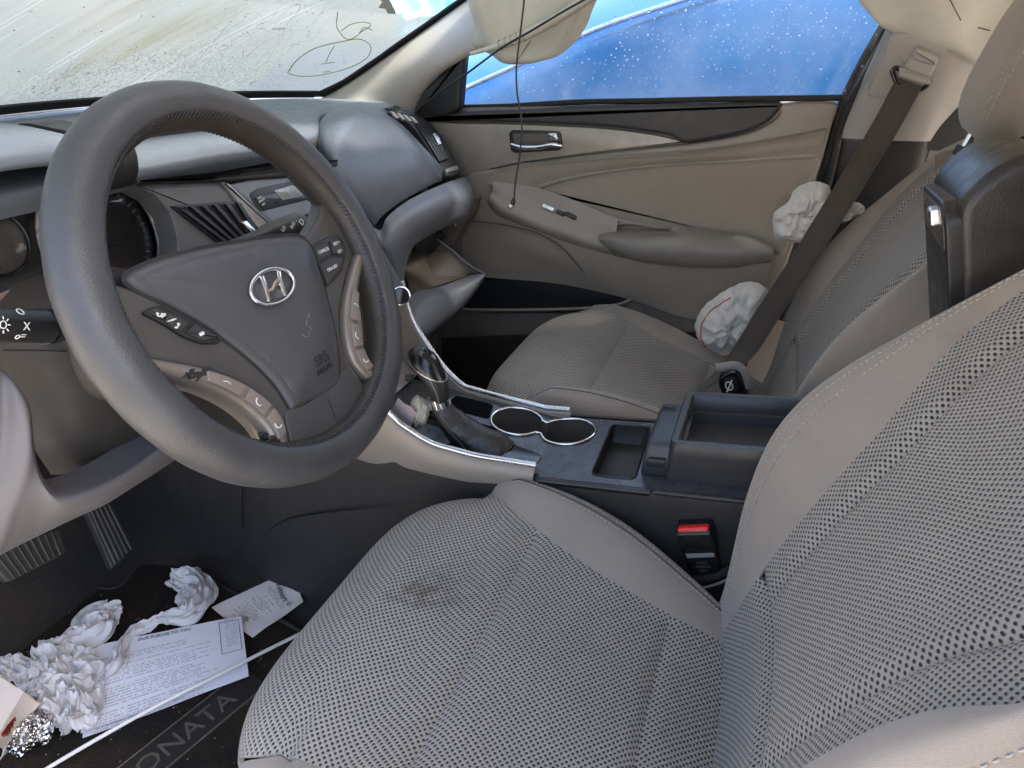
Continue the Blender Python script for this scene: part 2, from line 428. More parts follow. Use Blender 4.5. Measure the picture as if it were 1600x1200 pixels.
C_FAB = (.30, .262, .226)
fab_plain = fabric('seat_plain_cloth', C_FAB)
fab_side = fabric('seat_side_cloth', (.25, .235, .22))
MESHC = (.375, .35, .315)
fab_mesh = meshfabric('seat_mesh_cloth', MESHC, (.024, .024, .026), stains=[((-.005, .26, .36), .035, .75), ((.02, .235, .36), .05, .35)])
fab_mesh2 = meshfabric('seat_mesh_cloth_worn', MESHC, (.024, .024, .026))
thread = plastic('pale_thread', (.46, .43, .385), .8, gb=0)
thread_dark = plastic('dark_thread', (.05, .05, .052), .8, gb=0)
dash_soft = plastic('soft_dash_plastic', (.115, .132, .158), .45, 1200, .45, .1)
dash_low = plastic('lower_dash_plastic', (.165, .180, .208), .5, 1100, .35, .08)
knee_pl = plastic('pale_knee_plastic', (.125, .119, .124), .55, 900, .3, .08)
door_beige = plastic('door_taupe_plastic', (.275, .238, .198), .40, 900, .35, .09, dirt=.35)
door_cloth = fabric('door_insert_cloth', (.32, .275, .228), 1600, .06, sheen=.15, bumps=.25)
door_black = plastic('black_door_plastic', (.042, .042, .045), .45, 900, .4, .15, dirt=.15, dirtcol=(.1, .09, .08))
black_pl = plastic('black_plastic', (.018, .018, .019), .38, 700, .3, .2)
black_tex = plastic('black_grained_plastic', (.019, .018, .018), .5, 420, .8, .2, gd=.0006)
black_gloss = plastic('gloss_black_plastic', (.010, .010, .011), .12, 500, 0.05, .1)
black_dull = plastic('dull_black_rubber', (.02, .02, .02), .75, 500, .4, .2)
deck_pl = plastic('console_deck_plastic', (.05, .053, .06), .24, 900, .2, .15, dirt=.2, dirtcol=(.10, .095, .09))
silver = plastic('silver_trim_paint', (.32, .305, .29), .42, 800, .08, .06, metallic=.35)
silver_warm = plastic('warm_metallic_trim', (.23, .20, .172), .36, 900, .08, .08, metallic=.4)
brushed = metal('brushed_door_trim', (.36, .325, .28), .42, .3, .5)
chrome = metal('chrome', (.80, .80, .82), .10)
satin = metal('satin_chrome', (.62, .63, .65), .24)
rim_leather = leather('wheel_cover_leather', (.052, .053, .056), .40, 620, .5, .0005)
rim_inner = leather('worn_rim_leather', (.036, .031, .027), .42, 560, .7, .0005)
pad_pl = plastic('airbag_pad_plastic', (.068, .068, .072), .40, 1500, .5, .12)
spoke_pl = plastic('spoke_plastic', (.070, .066, .063), .46, 1300, .5, .12)
spoke_low = plastic('lower_spoke_plastic', (.06, .058, .056), .5, 1300, .4, .12)
boot_leather = leather('boot_leather', (.016, .016, .016), .33, 500, .6, .0006, .7)
lid_leather = leather('armrest_leather', (.020, .018, .017), .36, 420, .4, .0005)
print_white = plastic('white_print', (.72, .72, .70), .6, gb=0, var=.03)
print_grey = plastic('grey_print', (.22, .22, .22), .6, gb=0)
print_dark = plastic('dark_print', (.05, .05, .055), .7, gb=0)
pillar_pl = plastic('pillar_cloth_trim', (.38, .348, .308), .8, 500, .4, .05)
pillar_grey = plastic('pillar_grey_plastic', (.36, .345, .325), .6, 700, .3, .05)
head_liner = plastic('headliner_cloth', (.66, .62, .56), .95, 500, .5, .05)
airbag_cream = cloth_white('cream_airbag_cloth', (.66, .655, .59), .2, .75, 40)
airbag_white = cloth_white('white_airbag_cloth', (.78, .75, .70), .15, .85, 70)
orange_thread = plastic('orange_thread', (.55, .16, .09), .8, gb=0)
tissue_m = cloth_white('tissue_paper', (.80, .79, .80), .3, .95, 90)
tissue_y = cloth_white('yellowed_tissue', (.72, .68, .56), .3, .95, 90)
carpet_m = carpet('black_carpet', (.042, .040, .038), .6)
mat_m = carpet('floor_mat_pile', (.028, .025, .022), .95)
red_pl = plastic('red_button_plastic', (.72, .028, .016), .3, gb=0, var=.06)
webbing = fabric('belt_webbing', (.095, .080, .067), 2200, .15, .75, .2, bumps=.9)
glass_m = glassy('side_glass')
btn_pl = plastic('button_plastic', (.035, .033, .033), .5, gb=.1)
btn_warm = plastic('warm_button_plastic', (.24, .205, .18), .45, gb=.1, metallic=.2)

# ================================================================ outside: ground, neighbouring car
g = mk('ground', [(-60, -60, -.36), (60, -60, -.36), (60, 60, -.36), (-60, 60, -.36)], [(0, 1, 2, 3)], plastic('pale_gravel', (.44, .39, .32), .95, 90, .8, .2, gd=.01), smooth=False)
structure(g)
# blue car standing close beside the passenger door
blue = None
def blue_paint():
    m, t, b = M_('blue_car_paint'); co = objco(t)
    c = mix_(t, mapr(t, noise_(t, co, 2.5, 5), .3, .7, 0, 1), (.035, .18, .44), (.05, .215, .50)); t.links.new(c, b.inputs['Base Color'])
    b.inputs['Metallic'].default_value = .25; b.inputs['Roughness'].default_value = .3; b.inputs['Coat Weight'].default_value = .8; b.inputs['Coat Roughness'].default_value = .06
    t.links.new(bump_(t, noise_(t, co, 5, 3), .12, .02), b.inputs['Normal']); return m
bpaint = blue_paint()
bc = thing('blue_car', 'blue car parked close beside the rain-dotted passenger window', 'car', (2.3, .4, -.36))
# body side: stations along y, profile in (x, z); the shoulder crease climbs towards the rear
ys = np.linspace(1.95, -2.4, 26); prof = []
for y in ys:
    k = smooth_interp(y, [-2.4, -1.2, -.1, .45, .85, 1.15, 1.6, 2.6], [1.22, 1.20, 1.14, .99, .80, .67, .58, .54])      # crease height
    xs0 = 1.66 + .05*(abs(y-.2)/2.4)**2
    t_ = smooth_interp(y, [-2.4, 0, 1, 2.6], [.30, .30, .26, .22])
    prof.append([(xs0+.06, y, -.12), (xs0+.01, y, .12), (xs0, y, .34), (xs0+.01, y, .5), (xs0+.025, y, k-.06), (xs0+.035, y, k-.018), (xs0+.05, y, k), (xs0+.075, y, k+.005), (xs0+.12, y, k-.004), (xs0+.25, y, k+.10), (xs0+.6, y, k+t_*.9), (xs0+1.0, y, k+t_*1.05)])
G = np.array(prof); G = np.swapaxes(cr1(np.swapaxes(G, 0, 1), 5), 0, 1); G = cr1(G, 3)
bsd = grid('body_side', G, bpaint, bc, thick=.012)
tube('crease_highlight', G[:, 30]+A(-.004, 0, .004), .0065, metal('highlight_metal', (.75, .80, .86), .3), bsd, 8)  # pale strip put in for the bright highlight along the crease
for yy in (1.25, -1.35):
    th = np.linspace(0, 2*np.pi, 28, endpoint=False); V = []; rr = [(.32, 1.70), (.33, 1.73), (.33, 1.86), (.31, 1.88), (.22, 1.71), (.2, 1.715), (.05, 1.70)]
    tyre = np.array([[(x, yy+r*math.cos(a), -.02+r*math.sin(a)) for a in th] for r, x in ((.22, 1.705), (.30, 1.69), (.33, 1.71), (.335, 1.78), (.33, 1.86), (.24, 1.88))])
    wv, wf = tyre.reshape(-1, 3), gfaces(6, 28, False, True); wheel = mk('wheel', wv, wf, black_dull, bc)
    rimg = np.array([[(x, yy+r*math.cos(a), -.02+r*math.sin(a)) for a in th] for r, x in ((.225, 1.70), (.215, 1.715), (.12, 1.74), (.06, 1.72), (.004, 1.71))])
    mk('rim', rimg.reshape(-1, 3), gfaces(5, 28, False, True), satin, wheel)
mirror = patch('door_mirror', [[(1.60, .98, .80), (1.60, 1.02, .86), (1.66, 1.02, .88)], [(1.56, .92, .79), (1.55, .98, .87), (1.64, .98, .9)], [(1.60, .86, .80), (1.60, .88, .86), (1.66, .88, .88)]], bpaint, bc, thick=.02) if False else None

# bright blue tarp over something ahead of the car, seen through the clear corner of the windshield
tq = U(668, 25, y=5.0)
Gt = []
for a in np.linspace(-1, 1, 40):
    row = []
    for b in np.linspace(0, 1, 30):
        r = 1.0-.25*(1-b); x = tq[0]+.1+a*1.5*r; z = -.36+2.1*(1-abs(a)**2.2*.35)*(1-b)+.02
        f = fbm((a*2.2, b*2.0, 4), 3); row.append((x+.10*f, 5.0-.55*b+.35*abs(fbm((a*1.8+3, b*1.6, 1), 3)), max(-.35, z+.06*f)))
    Gt.append(row)
tarp = grid('tarp', np.array(Gt), plastic('cyan_tarp', (.10, .50, .74), .35, 60, .2, .08, gd=.004), None, thick=.004, origin=(float(tq[0]), 5.0, -.36)); tag(tarp, 'bright cyan tarp seen through the clear corner of the windshield', 'tarp')

# ================================================================ car shell
# carpet floor with the transmission hump and rising firewall
gx = np.array([-.42, -.30, -.1, .1, .18, .24, .27, .37, .47, .52, .56, .75, .95, 1.12])
hump = np.array([.10, .01, 0, 0, .01, .06, .2, .24, .2, .06, .01, 0, 0, .02])
gy = np.array([-.9, -.4, 0, .4, .7, .9, 1.0, 1.1, 1.2, 1.25]); rise = np.array([0, 0, 0, 0, .0, .01, .05, .14, .3, .5])
Gf = np.array([[(x, y, h*(1 if y < 1.0 else .8)+r) for y, r in zip(gy, rise)] for x, h in zip(gx, hump)])
Gf = cr1(Gf, 4); Gf = np.swapaxes(cr1(np.swapaxes(Gf, 0, 1), 4), 0, 1)
structure(grid('carpet_floor', Gf, carpet_m, thick=.01))
# roof lining: one gently crowned sheet from the windshield header to the rear, side rails
Gr = np.array([[(x, y, 1.235+.035*math.cos((x-.36)*2.2)-.02*((y+.4)/.9)**2-(.06 if abs(x-.36) > .58 else 0)) for y in np.linspace(.36, -1.5, 9)] for x in np.linspace(-.30, 1.02, 12)])
structure(grid('roof_lining', Gr, head_liner, thick=.03, flip=True))
# driver-side door sill and rocker
sill = patch('door_sill', [[(-.47, y, -.05) for y in (-.6, .3, 1.1)], [(-.50, y, .06) for y in (-.6, .3, 1.1)], [(-.46, y, .10) for y in (-.6, .3, 1.1)], [(-.41, y, .095) for y in (-.6, .3, 1.1)], [(-.40, y, .02) for y in (-.6, .3, 1.1)]], black_pl, thick=.008)
structure(sill)

# driver-side centre pillar and rear door of this car, just behind the open doorway
body_side = patch('body_side_frame', [[(-.40, -.34, -.12), (-.42, -.75, -.14), (-.41, -1.5, -.10)], [(-.44, -.32, .25), (-.47, -.75, .25), (-.45, -1.5, .25)], [(-.43, -.30, .62), (-.45, -.75, .64), (-.43, -1.5, .66)], [(-.38, -.33, .95), (-.40, -.75, .95), (-.38, -1.5, .95)], [(-.30, -.36, 1.22), (-.31, -.75, 1.23), (-.30, -1.5, 1.20)]], plastic('dark_pillar_trim', (.12, .115, .11), .6, 700, .3, .08), n=(5, 5), thick=.03)
structure(body_side)  # out of view; put in to block light from the rear left

# ---- windshield
WO, WN = A(.36, 1.10, .770), nrm(A(0, .44, .90))
def wcurve(p):    # bow the glass forward in the middle
    return p
def wpt(x, s):    # s: 0 base .. 1 header
    bow = ((x-.36)/.68)**2
    base = A(x, 1.20-.13*bow, .772-.012*bow); head = A(x, .44-.07*bow, 1.205-.01*bow)
    return base+(head-base)*s+A(0, .02, .035)*(4*s*(1-s))
def ws_on(u, v, it=8):
    """point of the windshield surface seen at photo point u, v"""
    lo, hi = .6, 3.0; d = ray(u, v)
    def side(t):
        p = CP+d*t; bow = ((p[0]-.36)/.68)**2
        b0 = A(p[0], 1.20-.13*bow, .772-.012*bow); h0 = A(p[0], .44-.07*bow, 1.205-.01*bow)
        s = ((p-b0)@(h0-b0))/((h0-b0)@(h0-b0)); q = wpt(p[0], s); n = nrm(np.cross(A(1, 0, 0), h0-b0)); return (p-q)@n
    f0 = side(lo)
    for _ in range(40):
        mid = (lo+hi)/2
        if side(mid)*f0 > 0: lo = mid
        else: hi = mid
    return CP+d*lo
e1 = [(452, 158), (500, 147), (545, 122), (600, 84), (665, 38), (735, -12), (850, -90)]      # pillar edge of the glass
def xright(s): return np.interp(s, ES[1:, 1], ES[1:, 0])
ES = []
for u, v in e1:
    p = ws_on(u, v); bow = ((p[0]-.36)/.68)**2; b0 = A(p[0], 1.20-.13*bow, .772-.012*bow); h0 = A(p[0], .44-.07*bow, 1.205-.01*bow); ES.append((p[0], ((p-b0)@(h0-b0))/((h0-b0)@(h0-b0))))
ES = np.array(ES)
ss_ = np.linspace(0, 1, 22)
Gw = np.array([[wpt(-.34+(xright(s)+.02+.34)*f, s) for s in ss_] for f in np.linspace(0, 1, 30)])
def windshield_mat():
    """wet, dirty laminated glass: sheets of film and grime, crack web, scratches, a clean torn corner"""
    m, t, b = M_('cracked_windshield_glass'); out = t.nodes['Material Output']; uv = uvco(t)      # uv in metres: u across, v up
    sep = nd(t, 'ShaderNodeSeparateXYZ'); t.links.new(uv, sep.inputs[0]); X, Y = sep.outputs[0], sep.outputs[1]
    def dist(cx, cy_, sx, sy2):
        a = math_(t, 'DIVIDE', math_(t, 'SUBTRACT', X, cx), sx); c = math_(t, 'DIVIDE', math_(t, 'SUBTRACT', Y, cy_), sy2)
        return math_(t, 'SQRT', math_(t, 'ADD', math_(t, 'MULTIPLY', a, a), math_(t, 'MULTIPLY', c, c)))
    def warp(sc, amt):
        n = nd(t, 'ShaderNodeTexNoise'); n.inputs['Scale'].default_value = sc; n.inputs['Detail'].default_value = 3; t.links.new(uv, n.inputs['Vector'])
        v = nd(t, 'ShaderNodeVectorMath', operation='MULTIPLY_ADD'); t.links.new(n.outputs['Color'], v.inputs[0]); v.inputs[1].default_value = (amt, amt, 0); t.links.new(uv, v.inputs[2]); return v.outputs[0]
    def rotmap(ang, sx, sy2, src=None):
        mp = nd(t, 'ShaderNodeMapping'); t.links.new(src if src is not None else uv, mp.inputs[0]); mp.vector_type = 'TEXTURE'; mp.inputs['Rotation'].default_value = (0, 0, ang); mp.inputs['Scale'].default_value = (1/sx, 1/sy2, 1); return mp.outputs[0]
    def cracks(scale, width, src, rnd=1.0):
        v = nd(t, 'ShaderNodeTexVoronoi', feature='DISTANCE_TO_EDGE'); v.inputs['Scale'].default_value = scale; v.inputs['Randomness'].default_value = rnd; t.links.new(src, v.inputs['Vector'])
        return mapr(t, v.outputs['Distance'], width*.3, width, 1, 0)
    W1, W2 = warp(9, .05), warp(40, .012)
    near = mapr(t, dist(WC1[0], WC1[1], .36, .16), .55, 1.05, 1, 0)
    near2 = mapr(t, dist(WC2[0], WC2[1], .20, .22), .3, 1.0, 1, 0)
    fine = math_(t, 'MULTIPLY', cracks(95, .06, W2), near)
    mid = math_(t, 'MULTIPLY', cracks(30, .013, W1), math_(t, 'MAXIMUM', near, near2))
    longc = math_(t, 'MULTIPLY', cracks(1, .012, rotmap(CRA, 7, 34, W1)), near2)
    crack = math_(t, 'MINIMUM', math_(t, 'ADD', math_(t, 'MAXIMUM', fine, longc), mid), 1.0)
    # scratches: stretched noise
    scr = mapr(t, noise_(t, rotmap(SCA, 2.2, 260), 1, 3, .6), .60, .66, 0, 1)
    scr = math_(t, 'MULTIPLY', scr, mapr(t, noise_(t, rotmap(SCA, 1.6, 9), 1, 3), .42, .58, 0, 1))
    grime = noise_(t, rotmap(SCA, 1.4, 8), 1.6, 7, .65)
    specks = nd(t, 'ShaderNodeTexVoronoi'); specks.inputs['Scale'].default_value = 70; t.links.new(uv, specks.inputs['Vector'])
    spk = math_(t, 'MULTIPLY', mapr(t, specks.outputs['Distance'], .10, .17, 1, 0), mapr(t, noise_(t, uv, 30, 2), .5, .6, 0, 1))
    film = mapr(t, noise_(t, uv, 4, 6), .3, .7, .955, .985)
    clean = mapr(t, math_(t, 'ADD', dist(WCL[0], WCL[1], .17, .105), mapr(t, noise_(t, uv, 14, 5), .3, .7, -.12, .12)), .97, 1.0, 1, 0)
    # colours
    fc = mix_(t, mapr(t, noise_(t, uv, 3, 5), .35, .65, 0, 1), (.150, .173, .163), (.178, .190, .177))
    streak = mapr(t, math_(t, 'ADD', dist(WC3[0], WC3[1], .24, .15), mapr(t, noise_(t, rotmap(SCA, 2, 40), 1, 3), .3, .7, -.5, .5)), .1, .95, 1, 0)
    moss = math_(t, 'MULTIPLY', streak, mapr(t, grime, .42, .68, 0, .9))
    fc = mix_(t, moss, fc, (.10, .092, .045))
    fc = mix_(t, math_(t, 'MULTIPLY', mapr(t, dist(WC2[0], WC2[1], .1, .05), .4, 1, .35, 0), grime), fc, (.15, .105, .105))
    fc = mix_(t, spk, fc, (.04, .045, .04))
    fc = mix_(t, math_(t, 'MULTIPLY', crack, .6), fc, (.03, .04, .044))
    fc = mix_(t, math_(t, 'MULTIPLY', scr, .5), fc, (.42, .43, .41))
    tl = nd(t, 'ShaderNodeBsdfTranslucent'); t.links.new(fc, tl.inputs[0])
    df = nd(t, 'ShaderNodeBsdfDiffuse'); t.links.new(fc, df.inputs[0])
    mm = nd(t, 'ShaderNodeMixShader'); mm.inputs[0].default_value = .12; t.links.new(tl.outputs[0], mm.inputs[1]); t.links.new(df.outputs[0], mm.inputs[2])
    tr = nd(t, 'ShaderNodeBsdfTransparent'); tr.inputs[0].default_value = (.86, .96, .98, 1)
    gl = nd(t, 'ShaderNodeBsdfGlossy'); gl.inputs['Roughness'].default_value = .05
    fm = nd(t, 'ShaderNodeMixShader'); t.links.new(math_(t, 'MULTIPLY', film, math_(t, 'SUBTRACT', 1, clean)), fm.inputs[0]); t.links.new(tr.outputs[0], fm.inputs[1]); t.links.new(mm.outputs[0], fm.inputs[2])
    fr = nd(t, 'ShaderNodeFresnel'); fr.inputs[0].default_value = 1.4
    t.links.new(bump_(t, math_(t, 'ADD', crack, scr), .6, .002), gl.inputs['Normal'])
    f2 = nd(t, 'ShaderNodeMixShader'); t.links.new(math_(t, 'MULTIPLY', fr.outputs[0], .7), f2.inputs[0]); t.links.new(fm.outputs[0], f2.inputs[1]); t.links.new(gl.outputs[0], f2.inputs[2])
    t.links.new(f2.outputs[0], out.inputs[0]); return m
# uv of the windshield = (x, distance up the glass)
def wuv(p):
    bow = ((p[0]-.36)/.68)**2; b0 = A(p[0], 1.20-.13*bow, .772-.012*bow); h0 = A(p[0], .44-.07*bow, 1.205-.01*bow)
    return A(p[0], ((p-b0)@(h0-b0))/np.linalg.norm(h0-b0))
WC1 = wuv(ws_on(240, 135)); WC2 = wuv(ws_on(400, 60)); WC3 = wuv(ws_on(235, 55)); WCL = wuv(ws_on(700, -12))
d_ = wuv(ws_on(330, 40))-wuv(ws_on(190, 120)); SCA = math.atan2(d_[1], d_[0])
d_ = wuv(ws_on(430, 40))-wuv(ws_on(370, 120)); CRA = math.atan2(d_[1], d_[0])
uvw = np.array([[wuv(p) for p in row] for row in Gw])
wsh = thing('windshield', 'cracked, scratched and grimy windshield above the dashboard', 'windshield', (.36, 1.2, .77))
grid('glass', Gw, windshield_mat(), wsh, thick=0, uv=uvw)
# black frit and rubber along the lower edge and the pillar
lo_ = np.array([[wpt(x, s)+A(0, -.004, -.006) for s in (-.004, .012, .022)] for x in np.linspace(-.34, 1.02, 40)])
grid('lower_seal', lo_, black_dull, wsh, thick=.004)
rs_ = np.array([[wpt(xright(s)-w_, s)+A(-.004, -.003, -.006) for w_ in (-.012, .004, .012+.02*math.exp(-s*30))] for s in np.linspace(0, .95, 40)])
grid('side_seal', rs_, black_dull, wsh, thick=.004)
# yellow marker scribble on the glass
mk_y = plastic('yellow_marker', (.36, .34, .14), .6, gb=0)
circ = [(447, 110), (462, 90), (490, 72), (530, 62), (560, 58), (577, 70), (570, 88), (545, 102), (505, 113), (470, 116), (449, 112)]
P = cr1(np.array([ws_on(u, v)+A(0, -.004, -.004) for u, v in circ]), 5); marks = [tube_data(P, .0010, 5)]
for st in ([(520, 68), (513, 80), (507, 93)], [(525, 15), (524, 40), (540, 58), (556, 52), (566, 40), (580, 44)], [(530, 45), (545, 35), (565, 31), (577, 36), (560, 48)], [(500, 97), (520, 94)], [(503, 110), (514, 108)]):
    P = cr1(np.array([ws_on(u, v)+A(0, -.004, -.004) for u, v in st]), 5); marks.append(tube_data(P, .0009, 5))
V, F = join(marks); mk('marker_scribble', V, F, mk_y, wsh)

# ---- A-pillar on the passenger side
e3 = [(655, 184), (651, 168), (660, 142), (690, 110), (745, 78), (830, 42), (1010, -40)]
E1 = np.array([ws_on(u, v)+A(-.006, -.01, -.012) for u, v in e1])
E3 = []
for u, v in e3:
    p = U(u, v, x=1.06)
    for _ in range(4): p = U(u, v, x=1.075-.36*(p[2]-.74))
    E3.append(p)
E3 = np.array(E3)
E0 = E1+A(.05, .03, -.01); E4 = E3+A(.06, .01, .02)
bul = np.array([nrm(CP-(a+b)/2) for a, b in zip(E1, E3)])*.022
ctrl = [E0, E1, E1*.7+E3*.3+bul*.9, E1*.35+E3*.65+bul, E3, E4]
ap = thing('pillar_trim', 'cream cloth pillar trim between windshield and passenger window', 'pillar trim', (1.0, .9, .75))
patch('cover', ctrl, pillar_pl, ap, n=(6, 6), thick=.004, flip=True)

# ---- curtain airbag hanging out of the roof rail
low = [(742, 72), (765, 84), (792, 97), (830, 96), (868, 80), (903, 40), (930, 0), (985, -70), (1100, -110), (1250, -90), (1325, -25), (1365, 18), (1420, 62), (1475, 84), (1530, 108), (1600, 128), (1700, 150)]
def bagp(u, v, x=.985):
    return U(u, v, x=x)
L0 = np.array([bagp(u, v) for u, v in low])
n_ = len(L0); rows = []
for k, (f, bx) in enumerate(((0, .012), (.03, -.002), (.12, -.012), (.35, -.02), (.65, -.015), (1, .0))):
    row = []
    for i, p in enumerate(L0):
        top = A(.97, p[1]*1.0+(.02 if i < 6 else 0), 1.20); q = p*(1-f)+top*f
        q = q+A(bx*(1.0+.25*math.sin(i*2.1)), 0, 0)+A(.01*math.sin(i*1.7+k), .008*math.sin(k*2.3+i), 0)
        row.append(q)
    rows.append(row)
cb = thing('curtain_airbag', 'deflated cream curtain airbag hanging from the roof above passenger window', 'airbag', (.97, 0, 1.2))
Gc = cr1(np.array(rows), 7); Gc = np.swapaxes(cr1(np.swapaxes(Gc, 0, 1), 7), 0, 1)
Nn = gnormals(Gc)
for i in range(Gc.shape[0]):
    for j in range(Gc.shape[1]):
        p = Gc[i, j]; Gc[i, j] = p+Nn[i, j]*(.010*fbm(p*5, 2)+.002*abs(fbm(p*22+5, 3)))
grid('bag_cloth', Gc, airbag_cream, cb, thick=.003)
for pts in ([(1465, -5), (1415, 52)], [(1487, -5), (1505, 32)], [(1525, 40), (1545, 46)], [(863, 38), (886, 52)], [(831, 62), (812, 92)]):
    P = []
    for u, v in pts:
        d = ray(u, v); best = ((Gc.reshape(-1, 3)-CP)/np.linalg.norm(Gc.reshape(-1, 3)-CP, axis=1, keepdims=True))@nrm(d); P.append(Gc.reshape(-1, 3)[best.argmax()]-nrm(d)*.004)
    P = np.array(P)
    tube('seam', np.array([P[0]+(P[1]-P[0])*t for t in np.linspace(0, 1, 6)]), .0009, thread_dark, cb, 5)
# folded inflator tube with a ribbed clamp, above the pillar
tp = [U(u, v, x=.955) for u, v in ((735, 84), (770, 74), (805, 62), (850, 40), (900, 10), (960, -30))]
P = cr1(np.array(tp), 6); tube('inflator_tube', P, np.interp(np.arange(len(P)), [0, 5, 10, 14, 30], [.004, .005, .009, .010, .010]), airbag_cream, cb, 12)
for q in np.linspace(0, 1, 5):
    c = P[8]+(P[14]-P[8])*q; tdir = nrm(P[14]-P[8]); s1 = nrm(np.cross(tdir, A(0, 0, 1))); s2 = np.cross(tdir, s1); a = np.linspace(0, 2*np.pi, 16, endpoint=False)
    tube('clamp_ring', c+np.outer(np.cos(a), s1)*.0100+np.outer(np.sin(a), s2)*.0100, .0011, pillar_grey, cb, 5, closed=True)

# ---- B-pillar trim, lower pillar, rear door beyond
bp = thing('belt_pillar', 'grey pillar cover carrying the passenger belt guide', 'pillar trim', (1.06, -.2, .3))
def tum(u, v, x0=1.07, k=.30):
    p = U(u, v, x=x0)
    for _ in range(4): p = U(u, v, x=x0-k*max(0, p[2]-.78))
    return p
up = [[tum(u, v, x0) for u, v, x0 in row] for row in (
    [(1395, 20, 1.10), (1350, 120, 1.11), (1306, 212, 1.11)],
    [(1408, 20, 1.065), (1362, 118, 1.075), (1318, 216, 1.075)],
    [(1450, 40, 1.05), (1405, 130, 1.058), (1375, 219, 1.062)],
    [(1500, 60, 1.05), (1465, 145, 1.058), (1440, 221, 1.062)],
    [(1535, 80, 1.075), (1490, 160, 1.08), (1455, 220, 1.085)],
    [(1545, 90, 1.12), (1500, 165, 1.12), (1462, 218, 1.12)])]
patch('upper_cover', up, pillar_grey, bp, n=(5, 6), thick=.004, flip=True)
lowp = [[tum(u, v, x0) for u, v, x0 in row] for row in (
    [(1308, 196, 1.12), (1270, 330, 1.12), (1205, 640, 1.12)], [(1322, 200, 1.095), (1285, 340, 1.09), (1215, 645, 1.09)],
    [(1379, 204, 1.080), (1350, 340, 1.08), (1290, 650, 1.08)], [(1444, 206, 1.080), (1420, 340, 1.08), (1380, 650, 1.08)], [(1464, 206, 1.11), (1445, 340, 1.11), (1410, 650, 1.11)])]
patch('lower_cover', lowp, black_tex, bp, n=(5, 6), thick=.004, flip=True)
# recessed guide channel and height adjuster
fr_b = frame3(U(1425, 125, x=.999), A(0, -1, 0), nrm(A(-.30, .0, 1)), nrm(A(-1, 0, -.30)))
def bpx(pts): return planepx(pts, fr_b)
plate('guide_recess', round2(bpx([(1395, 92), (1408, 90), (1420, 108), (1445, 122), (1462, 125), (1458, 138), (1440, 150), (1415, 150), (1395, 140), (1385, 115)]), 4), fr_b, .003, .0015, pillar_grey, bp, base=-.02)
plate('adjuster_panel', round2(bpx([(1402, 52), (1380, 95), (1358, 140), (1362, 150), (1385, 152), (1440, 150), (1480, 80), (1478, 68)]), 3), fr_b, .0015, .0015, pillar_grey, bp, base=-.02)
adj = plate('height_adjuster', round_corners(bpx([(1430, 72), (1467, 84), (1458, 108), (1446, 124), (1426, 116), (1411, 104), (1418, 90)]), .008), fr_b, .022, .007, pillar_grey, bp, base=-.01)
plate('adjuster_button', round_corners(bpx([(1430, 68), (1467, 82), (1462, 97), (1424, 86)]), .006), fr_b, .027, .006, pillar_grey, adj, base=.005)
# rear door: glass sliver, sill and trim seen past the pillar
rd = thing('rear_door', 'rear passenger door seen past the belt pillar', 'car door', (1.10, -.7, .1))
patch('door_trim', [[(1.08, -.30, .80), (1.08, -.7, .82), (1.08, -1.1, .84)], [(1.07, -.30, .55), (1.07, -.7, .55), (1.07, -1.1, .56)], [(1.08, -.30, .2), (1.08, -.7, .2), (1.08, -1.1, .2)]], door_beige, rd, n=(5, 5), thick=.02)
patch('door_top', [[(1.12, -.28, .882), (1.12, -.7, .895), (1.12, -1.1, .91)], [(1.085, -.28, .88), (1.085, -.7, .893), (1.085, -1.1, .908)], [(1.065, -.28, .85), (1.065, -.7, .865), (1.065, -1.1, .88)], [(1.075, -.28, .80), (1.075, -.7, .82), (1.075, -1.1, .84)]], door_black, rd, n=(5, 5), thick=.015)
patch('glass', [[(1.10, -.28, .87), (1.10, -.7, .885), (1.10, -1.1, .90)], [(.99, -.30, 1.2), (.99, -.7, 1.2), (.99, -1.1, 1.2)]], glass_m, rd, n=(4, 4))

# ================================================================ passenger door
dr = thing('passenger_door', 'taupe passenger door panel with pull armrest and chrome handle', 'car door', (1.08, .3, .05))
DX = 1.085
def fx(x): return frame3((x, 0, 0), A(0, -1, 0), A(0, 0, 1), A(-1, 0, 0))     # a: to the rear, b: up, n: towards the driver
def dpx(pts, x=DX): return planepx(pts, fx(x))
# inner skin: base sheet behind everything, belt line rising to the rear
sk = round_corners(dpx([(640, 182), (722, 169), (1000, 162), (1308, 157), (1302, 190), (1275, 300), (1240, 470), (1220, 650), (900, 665), (700, 640), (640, 480)]), .02)
plate('inner_skin', sk, fx(DX+.012), .012, .004, door_beige, dr, base=-.02)
# black sill cap under the glass
plate('sill_cap', round2(dpx([(652, 186), (690, 176), (760, 171), (850, 168), (890, 164), (920, 164), (1000, 162), (1120, 160), (1217, 158), (1213, 176), (1195, 193), (1160, 207), (1110, 217), (1070, 222), (1052, 212), (1015, 205), (960, 198), (900, 194), (800, 190), (720, 189)]), 4), fx(DX), .022, .009, door_black, dr, base=-.01)
# brushed trim blade carrying the handle
plate('trim_blade', round2(dpx([(656, 190), (720, 192), (800, 193), (900, 197), (960, 201), (1015, 208), (1050, 215), (1068, 221), (1040, 226), (950, 235), (860, 247), (790, 258), (722, 275), (700, 262), (680, 225)]), 4), fx(DX), .012, .003, brushed, dr, base=-.01)
# main moulding with the sweeping upper lip
mm_ = dpx([(722, 279), (790, 262), (860, 250), (950, 239), (1045, 229), (1110, 220), (1165, 209), (1200, 194), (1218, 178), (1222, 162), (1305, 159), (1300, 195), (1272, 290), (1215, 455), (1196, 500), (1085, 494), (990, 462), (900, 440), (750, 432), (715, 420), (700, 350)], 1.07)
plate('main_moulding', round2(mm_, 3), fx(DX), .018, .008, door_beige, dr, base=-.01)
